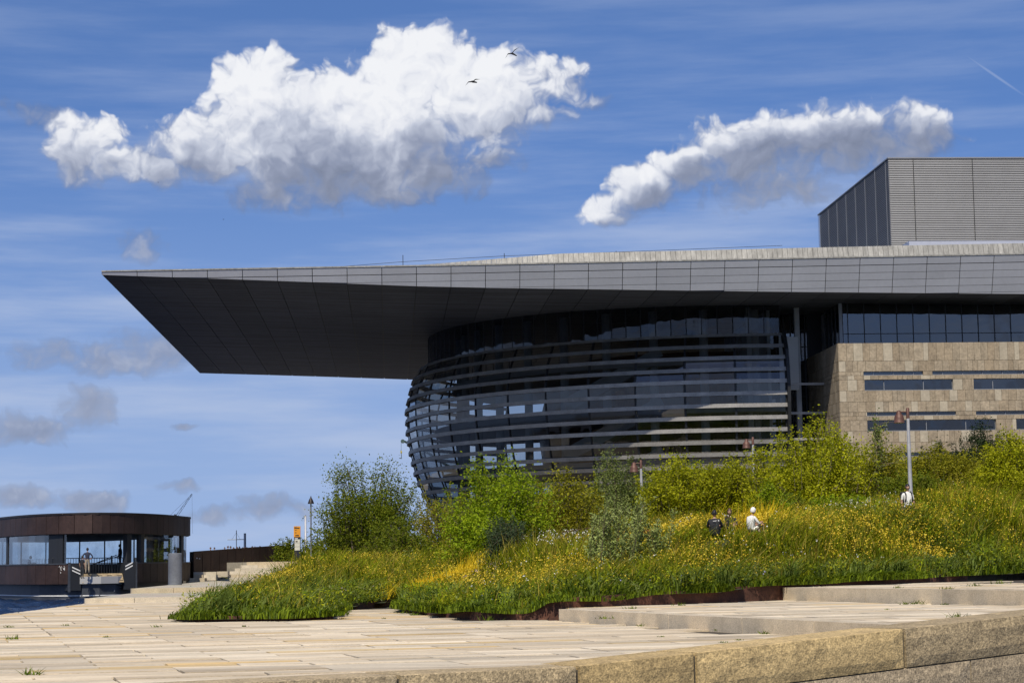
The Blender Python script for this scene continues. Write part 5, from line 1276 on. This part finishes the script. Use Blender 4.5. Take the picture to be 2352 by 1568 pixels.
# silvery mugwort: many upright stems with pale leaves
def mugwort(px, Y, top_y, wpx, stems, label, seed):
    r = np.random.default_rng(seed); p = at(px, 1260, Y); z0 = float(HH(np.array(p[0]), np.array(p[1]))); o = empty('mugwort', (p[0], p[1], z0)); tag(o, label, 'plant', 'silvery mugwort clumps')
    H_ = at(px, top_y, Y)[2] - z0; Rx_ = wpx / FPX * Y / 2; mb = MB(); C = []
    for i in range(int(stems * 1.4)):
        b = np.array([r.normal() * Rx_ * .45, r.normal() * Rx_ * .4, 0]); h = H_ * r.uniform(.5, 1.0); e = b + np.array([b[0] * .35 + .12 * h + r.normal() * .1, r.normal() * .15, h])
        mb.tube([b, (b + e) / 2 + r.normal(size=3) * .03, e], [.010, .008, .004], 4, cap=False)
        for t in np.linspace(.08, 1, 34):
            c = b + (e - b) * t; k = 4 if t < .6 else 3
            for _ in range(k - 1): C.append(c + r.normal(size=3) * (.10 if t < .6 else .03))
        for _ in range(6):                                         # side sprays near the top
            t = r.uniform(.5, .9); c = b + (e - b) * t; ee = c + np.array([r.normal() * .14 + .06, r.normal() * .1, .30]) * h * .5; mb.tube([c, ee], [.005, .003], 3, cap=False)
            for u in np.linspace(.1, 1, 12): C.append(c + (ee - c) * u + r.normal(size=3) * .02)
    mb.build('stems', m_bark, o); V, T = leaves(np.array(C), .13, r, .34, .7); fast_mesh('foliage', V, T, m_leafS, o)
mugwort(1405, 66, 1135, 110, 16, 'tall silvery mugwort clump in the middle of the meadow', 40)
mugwort(1470, 67, 1165, 95, 12, 'shorter silvery mugwort clump beside the rusty box', 41)
mugwort(1362, 67.5, 1185, 60, 7, 'small silvery mugwort clump at the left of the tall one', 42)

# ---- meadow: grass blades, flower heads
def in_beds(n, polys, box, r, dens=None):
    X = r.uniform(box[0], box[1], n); Y = r.uniform(box[2], box[3], n); k = np.zeros(n, bool)
    for p in polys: k |= inside(p, X, Y)
    v = np.abs(X) < Y * .285 + .8; k &= v
    return X[k], Y[k]
def vnoise(X, Y, s, seed):
    rr = np.random.default_rng(seed); g = rr.random((64, 64)); x = X * s; y = Y * s; xi = np.floor(x).astype(int); yi = np.floor(y).astype(int); fx = x - xi; fy = y - yi; fx = fx * fx * (3 - 2 * fx); fy = fy * fy * (3 - 2 * fy)
    G_ = lambda a, b: g[a % 64, b % 64]
    return (G_(xi, yi) * (1 - fx) + G_(xi + 1, yi) * fx) * (1 - fy) + (G_(xi, yi + 1) * (1 - fx) + G_(xi + 1, yi + 1) * fx) * fy
def blades(name, X, Y, h, wd, lean, r, mt, droop=.25, kind_seg=2):
    n = len(X); z = HH(X, Y) - .03; a = r.uniform(0, 2 * math.pi, n)
    lv = np.stack([lean * (2.6 * vnoise(X, Y, .55, 91) - .45) + r.normal(size=n) * .26, .5 * (vnoise(X, Y, .7, 92) - .5) + r.normal(size=n) * .26], 1)
    s = np.stack([np.cos(a), np.sin(a) * .5], 1); s /= np.linalg.norm(s, axis=1, keepdims=True)
    B = np.stack([X, Y, z], 1); w_ = wd * r.uniform(.6, 1.3, n); hh = h
    M_ = B + np.stack([lv[:, 0] * hh * .35, lv[:, 1] * hh * .35, hh * .58], 1); T_ = B + np.stack([lv[:, 0] * hh * (1 + droop), lv[:, 1] * hh * (1 + droop), hh * (1 - droop * r.random(n) * .6)], 1)
    S = np.concatenate([s, np.zeros((n, 1))], 1)
    V = np.stack([B - S * w_[:, None] * .5, B + S * w_[:, None] * .5, M_ + S * w_[:, None] * .45, M_ - S * w_[:, None] * .45, T_], 1).reshape(-1, 3)
    q_ = np.arange(n)[:, None] * 5; T = np.concatenate([q_ + [0, 1, 2], q_ + [0, 2, 3], q_ + [3, 2, 4]], 1).reshape(-1, 3)
    o = fast_mesh(name, V, T, mt); tag(o, kind='stuff'); return o
m_g1 = leaf_mat('lush_grass', (.032, .062, .004), (.19, .25, .012), .42); m_g2 = leaf_mat('meadow_grass', (.065, .10, .004), (.36, .375, .012), .45, patch=[(.25, .3, 3), (1.2, .35, 3)]); m_g3 = leaf_mat('golden_grass', (.60, .42, .01), (.80, .60, .03), .4, (1.1, 1.0, .6)); m_g4 = leaf_mat('reed_leaf', (.05, .09, .010), (.20, .25, .05), .35); m_gb = leaf_mat('seedhead_grass', (.16, .12, .015), (.42, .34, .06), .35)
m_fy = mat('yellow_flower', (.60, .40, .012), .6, col2=(.74, .58, .04), island=True, trans=.25, tcol=(1.1, 1.05, .5)); m_fw = mat('white_flower', (.75, .74, .68), .6, trans=.2, tcol=(1, 1, 1)); m_fv = mat('violet_flower', (.32, .30, .55), .6); m_fp = mat('pink_flower', (.50, .38, .36), .6)
rv = np.random.default_rng(5)
gold = at(1000, 1290, 78.5); GC = (gold[0], gold[1]); sitc = at(1720, 1200, 72)
def goldmask(X, Y): return np.exp(-(((X - GC[0]) / 1.9) ** 2 + ((Y - GC[1]) / 2.6) ** 2)) + .8 * np.exp(-(((X - sitc[0]) / 2.2) ** 2 + ((Y - sitc[1] - 1.5) / 2.2) ** 2)) + .5 * np.exp(-(((X + 12.6) / 1.4) ** 2 + ((Y - 112) / 14) ** 2))
BP = [BED1, BED2]
def noman(X, Y):
    k = np.ones(X.shape, bool)
    for (px, Yp, rr) in ((1640, 70.0, .48), (1676, 72, .42), (1722, 71, .46), (1490, 72, .3)):
        p = at(px, 1200, Yp); k &= ((X - p[0]) / rr) ** 2 + ((Y - p[1] + .7) / 1.5) ** 2 > 1
    return k
# meadow base (dense, dry olive) and lush fringe
X, Y = in_beds(400000, BP, (-16, 32, 56, 112), rv); k = noman(X, Y) & (rv.random(len(X)) < np.clip(1.25 - (Y - 58) / 60, .2, 1)); X, Y = X[k], Y[k]
ed = edge_dist(X, Y); gm = goldmask(X, Y); pn_ = vnoise(X, Y, .35, 3) * .6 + vnoise(X, Y, 1.1, 4) * .4
lush = (rv.random(len(X)) < np.clip(1.05 - ed * .38 + (pn_ - .5) * 2.2, .12, 1)) & (gm < .45)
hgt = .84 * (.30 + .42 * vnoise(X, Y, .8, 8) + .38 * vnoise(X, Y, .30, 9) ** 2 + .25 * (vnoise(X, Y, 2.3, 10) > .62)) * rv.uniform(.35, 1.5, len(X)) * np.clip(.38 + ed * .34 + .5 * (vnoise(X, Y, 1.4, 61) - .4), .3, 1.1)
hgt *= 1 - .5 * np.exp(-((X - GC[0]) / 2.2) ** 4 - ((Y - GC[1] + 6) / 4.2) ** 4)
isg = rv.random(len(X)) < np.clip((gm - .34) * 2.2, 0, .8)
sel = lush & ~isg; blades('lush_grass', X[sel], Y[sel], hgt[sel] * 1.0, .040, .28, rv, m_g1, .5)
sel = ~lush & ~isg; k2 = rv.random(len(X)) < .16
blades('meadow_grass', X[sel & ~k2], Y[sel & ~k2], hgt[sel & ~k2] * 1.1, .032, .25, rv, m_g2, .3)
blades('seedhead_grass', X[sel & k2], Y[sel & k2], hgt[sel & k2] * 1.3, .026, .25, rv, m_gb, .2)
blades('golden_grass', X[isg], Y[isg], hgt[isg] * 1.4 + .15, .034, .3, rv, m_g3, .12)
Xg, Yg = in_beds(60000, BP, (GC[0] - 4, GC[0] + 4, GC[1] - 8, GC[1] + 8), rv); k = rv.random(len(Xg)) < np.clip((goldmask(Xg, Yg) - .22) * 1.3, 0, .55); blades('golden_grass', Xg[k], Yg[k], rv.uniform(.5, .95, k.sum()), .03, .32, rv, m_g3, .12)
Xt, Yt = in_beds(16000, BP, (-14, 30, 58, 98), rv); k = noman(Xt, Yt) & (np.hypot((Xt - GC[0]) / 2.5, (Yt - GC[1] + 5) / 6) > 1) & (rv.random(len(Xt)) < np.clip(vnoise(Xt, Yt, .5, 51) * 1.6 - .35, 0, 1)) & (edge_dist(Xt, Yt) > .5); Xt, Yt = Xt[k], Yt[k]; ht = rv.uniform(.6, 1.05, len(Xt))
blades('tall_stems', Xt, Yt, ht, .024, .22, rv, m_gb, .1)
# far grass behind
X, Y = in_beds(60000, BP, (-16, 40, 105, 166), rv); blades('far_grass', X, Y, rv.uniform(.4, .9, len(X)), .05, .2, rv, m_g1, .3)
# long reed-like blades at the tip of the left bed and tufts along the front edge
X, Y = in_beds(26000, [BED1], (-12, -5, 60, 80), rv); ed = edge_dist(X, Y); k = rv.random(len(X)) < np.clip(.20 + .35 * (X < -8.5), 0, 1); blades('reed_grass', X[k], Y[k], rv.uniform(.45, 1.15, k.sum()) * np.clip(.45 + ed[k] * .8, .4, 1), .042, .42, rv, m_g4, .5)
tx, ty = in_beds(1800, [BED2], (-4, 20, 56, 78), rv); ed = edge_dist(tx, ty); k = ed < 1.6; tx, ty = tx[k][:300], ty[k][:300]
X = np.repeat(tx, 26) + rv.normal(size=len(tx) * 26) * .10; Y = np.repeat(ty, 26) + rv.normal(size=len(tx) * 26) * .10; h = np.repeat(rv.uniform(.35, 1.1, len(tx)), 26) * rv.uniform(.6, 1.1, len(X)); blades('reed_grass', X, Y, h, .042, .15, rv, m_g4, .75)
# creeping green mat hanging over the steel edge
def along(poly, ids, n, r):
    P_ = []
    for i, j in ids:
        a, b = np.array(poly[i]), np.array(poly[j]); m_ = int(n * np.linalg.norm(b - a)); t = r.random(m_)[:, None]; P_.append(a + (b - a) * t)
    return np.vstack(P_)
P_ = np.vstack([along(BED2, [(14, 0), (0, 1), (1, 2), (2, 3), (3, 4), (4, 5), (5, 6), (6, 7)], 520, rv), along(BED1, [(0, 1), (1, 2), (2, 3), (3, 4)], 500, rv)]); P_ += rv.normal(size=P_.shape) * .16; ph = vnoise(P_[:, 0], P_[:, 1], 1.3, 21)
keep = rv.random(len(P_)) < np.clip(ph * 2.2 - .45, .03, 1); P_ = P_[keep]; ph = ph[keep]
blades('creeping_mat', P_[:, 0], P_[:, 1], (.10 + .2 * ph) * rv.uniform(.5, 1.5, len(P_)), .04, .12, rv, m_g1, .9)
# flower heads
def heads(name, X, Y, hz_, size, mt, r, k=1):
    C = np.stack([X, Y, HH(X, Y) + hz_], 1); C = np.repeat(C, k, 0) + (r.normal(size=(len(C) * k, 3)) * size * .9 if k > 1 else 0)
    V, T = leaves(C, size, r, .95, .1); return tag(fast_mesh(name, V, T, mt), kind='stuff')
X, Y = in_beds(210000, BP, (-14, 32, 57, 100), rv); ed = edge_dist(X, Y); nzz = vnoise(X, Y, .45, 31) * .55 + vnoise(X, Y, 1.6, 32) * .45; k = noman(X, Y) & (rv.random(len(X)) < np.clip((nzz - .36) * 2.2, 0, .8) * np.clip(ed * .6 - .25, 0, 1)) & (goldmask(X, Y) < .4)
heads('yellow_flowers', X[k], Y[k], rv.uniform(.36, .9, k.sum()) * np.clip(.45 + ed[k] * .3, .45, 1), .055, m_fy, rv, 2)
X = rv.uniform(3.0, 15.5, 3000); Y = 71.6 + .12 * (X - 8) + rv.normal(size=3000) * 1.0; k = inside(BED2, X, Y) & noman(X, Y) & (vnoise(X, Y, .9, 77) > .35); heads('yellow_flowers', X[k], Y[k], rv.uniform(.58, .92, k.sum()), .06, m_fy, rv, 2)
for (px, Y0, sx, sy, n_, hz0) in ((1295, 74, .8, 2, 130, .75), (2000, 80, 1.0, 2.2, 70, .8), (2260, 92, 2, 3, 70, .7), (1560, 70, 3, 4, 30, .7), (1380, 71, 1.2, 2, 40, .8), (2330, 66, 3, 4, 8, .6), (1250, 62, 2.4, 2, 16, .55), (1750, 66, 2.5, 2, 22, .65), (840, 75, 1.0, 4, 120, .25), (1130, 73, .5, 1.0, 150, .35)):
    c = at(px, 1200, Y0); X = rv.normal(c[0], sx, n_); Y = rv.normal(Y0, sy, n_); k = inside(BED1, X, Y) | inside(BED2, X, Y); heads('white_flowers', X[k], Y[k], rv.uniform(hz0 + .05, hz0 + .35, k.sum()), .048 if hz0 > .4 else .035, m_fw if hz0 > .4 else m_fp, rv, 3)
X, Y = in_beds(1200, [BED2], (-2, 14, 58, 66), rv); k = rv.random(len(X)) < .10; heads('violet_flowers', X[k], Y[k], rv.uniform(.25, .45, k.sum()), .05, m_fv, rv, 2)
# broad-leaved forbs and dark tussocks that break up the grass
cx_, cy_2 = in_beds(3400, BP, (-14, 30, 58, 100), rv); k = noman(cx_, cy_2) & (goldmask(cx_, cy_2) < .5); cx_, cy_2 = cx_[k], cy_2[k]
mx, my = rv.uniform(11.8, 17.5, 130), rv.uniform(73.6, 75.0, 130); ex_, ey_ = in_beds(5000, BP, (-8, 24, 57, 80), rv); k = edge_dist(ex_, ey_) < 1.5; ex_, ey_ = ex_[k][:420], ey_[k][:420]
cx_, cy_2 = np.r_[cx_, mx, rv.uniform(15, 27, 260), ex_], np.r_[cy_2, my, rv.uniform(84, 96, 260), ey_]; k = inside(BED1, cx_, cy_2) | inside(BED2, cx_, cy_2); cx_, cy_2 = cx_[k], cy_2[k]; kk = rv.random(len(cx_))
for nm, lo, hi, mt_, sz, nl in (('leafy_forbs', 0, .34, m_leafA, .12, 44), ('leafy_forbs', .34, .60, m_leafB, .11, 36), ('leafy_forbs', .60, .86, m_leafC, .10, 40), ('leafy_forbs', .86, 1, m_leafE, .11, 36)):
    k = (kk >= lo) & (kk < hi); X = np.repeat(cx_[k], nl); Y = np.repeat(cy_2[k], nl); hs_ = np.repeat(rv.uniform(.3, .85, k.sum()) * (1 + .35 * ((cx_[k] > 11.5) & (cy_2[k] > 73.4) | (cy_2[k] > 84))), nl); t = rv.random(len(X)) ** .7
    sp_ = np.repeat(rv.uniform(.10, .26, k.sum()), nl); Xj, Yj = X + rv.normal(size=len(X)) * sp_ + .12 * t * hs_, Y + rv.normal(size=len(X)) * sp_; C = np.stack([Xj, Yj, HH(X, Y) + t * hs_], 1)
    V, T = leaves(C, sz, rv, .42, .6); tag(fast_mesh(nm, V, T, mt_), kind='stuff')
# weeds in the paving joints
W_ = []
for (px, py, z, s) in ((1200, 1407, 0, .2), (1000, 1398, 0, .12), (560, 1438, 0, .14), (360, 1440, 0, .2), (150, 1436, 0, .16), (245, 1463, 0, .12), (30, 1467, 0, .3), (20, 1440, 0, .2), (75, 1548, 0, .3), (1640, 1440, 0, .3), (1475, 1437, 0, .22), (1756, 1455, 0, .2), (1885, 1460, 0, .2), (1650, 1447, 0, .12), (1700, 1470, 0, .10), (2200, 1416, .32, .28), (1965, 1380, .32, .5), (2110, 1386, .32, .3), (2085, 1387, .32, .25), (2170, 1388, .32, .15), (1900, 1379, .32, .3), (2250, 1385, .32, .12), (2040, 1400, .32, .1), (1930, 1378, .32, .2), (1120, 1424, 0, .4), (930, 1408, 0, .35), (950, 1412, 0, .25), (1390, 1420, .32, .2), (1450, 1397, .32, .2), (1560, 1390, .32, .25), (200, 1400, 0, .1), (620, 1410, 0, .12), (1480, 1500, 0, .08), (880, 1420, 0, .1), (1520, 1462, 0, .08), (1660, 1475, 0, .09), (2175, 1352, .72, .2), (2300, 1340, .72, .35), (2240, 1345, .72, .25), (2060, 1350, .72, .2)):
    s *= .62; g_ = gnd(px, py, z); k = int(60 * s + 12); W_.append(np.stack([g_[0] + rv.normal(size=k) * s * .6, g_[1] + rv.normal(size=k) * s * .5, np.full(k, z), np.full(k, s)], 1))
W_ = np.vstack(W_); n_ = len(W_); a = rv.normal(size=(n_, 2)) * .5; Bz = W_[:, :3]; tip = Bz + np.stack([a[:, 0] * W_[:, 3], a[:, 1] * W_[:, 3], W_[:, 3] * rv.uniform(.3, 1.0, n_) * .8], 1); s_ = np.stack([np.ones(n_) * .012, np.zeros(n_), np.zeros(n_)], 1)
tag(fast_mesh('joint_weeds', np.stack([Bz - s_, Bz + s_, tip], 1).reshape(-1, 3), np.arange(n_ * 3).reshape(-1, 3), m_g1), kind='stuff')

if False: print('TRIS', sum(len(o.data.polygons) for o in COL.objects if o.type == 'MESH'))
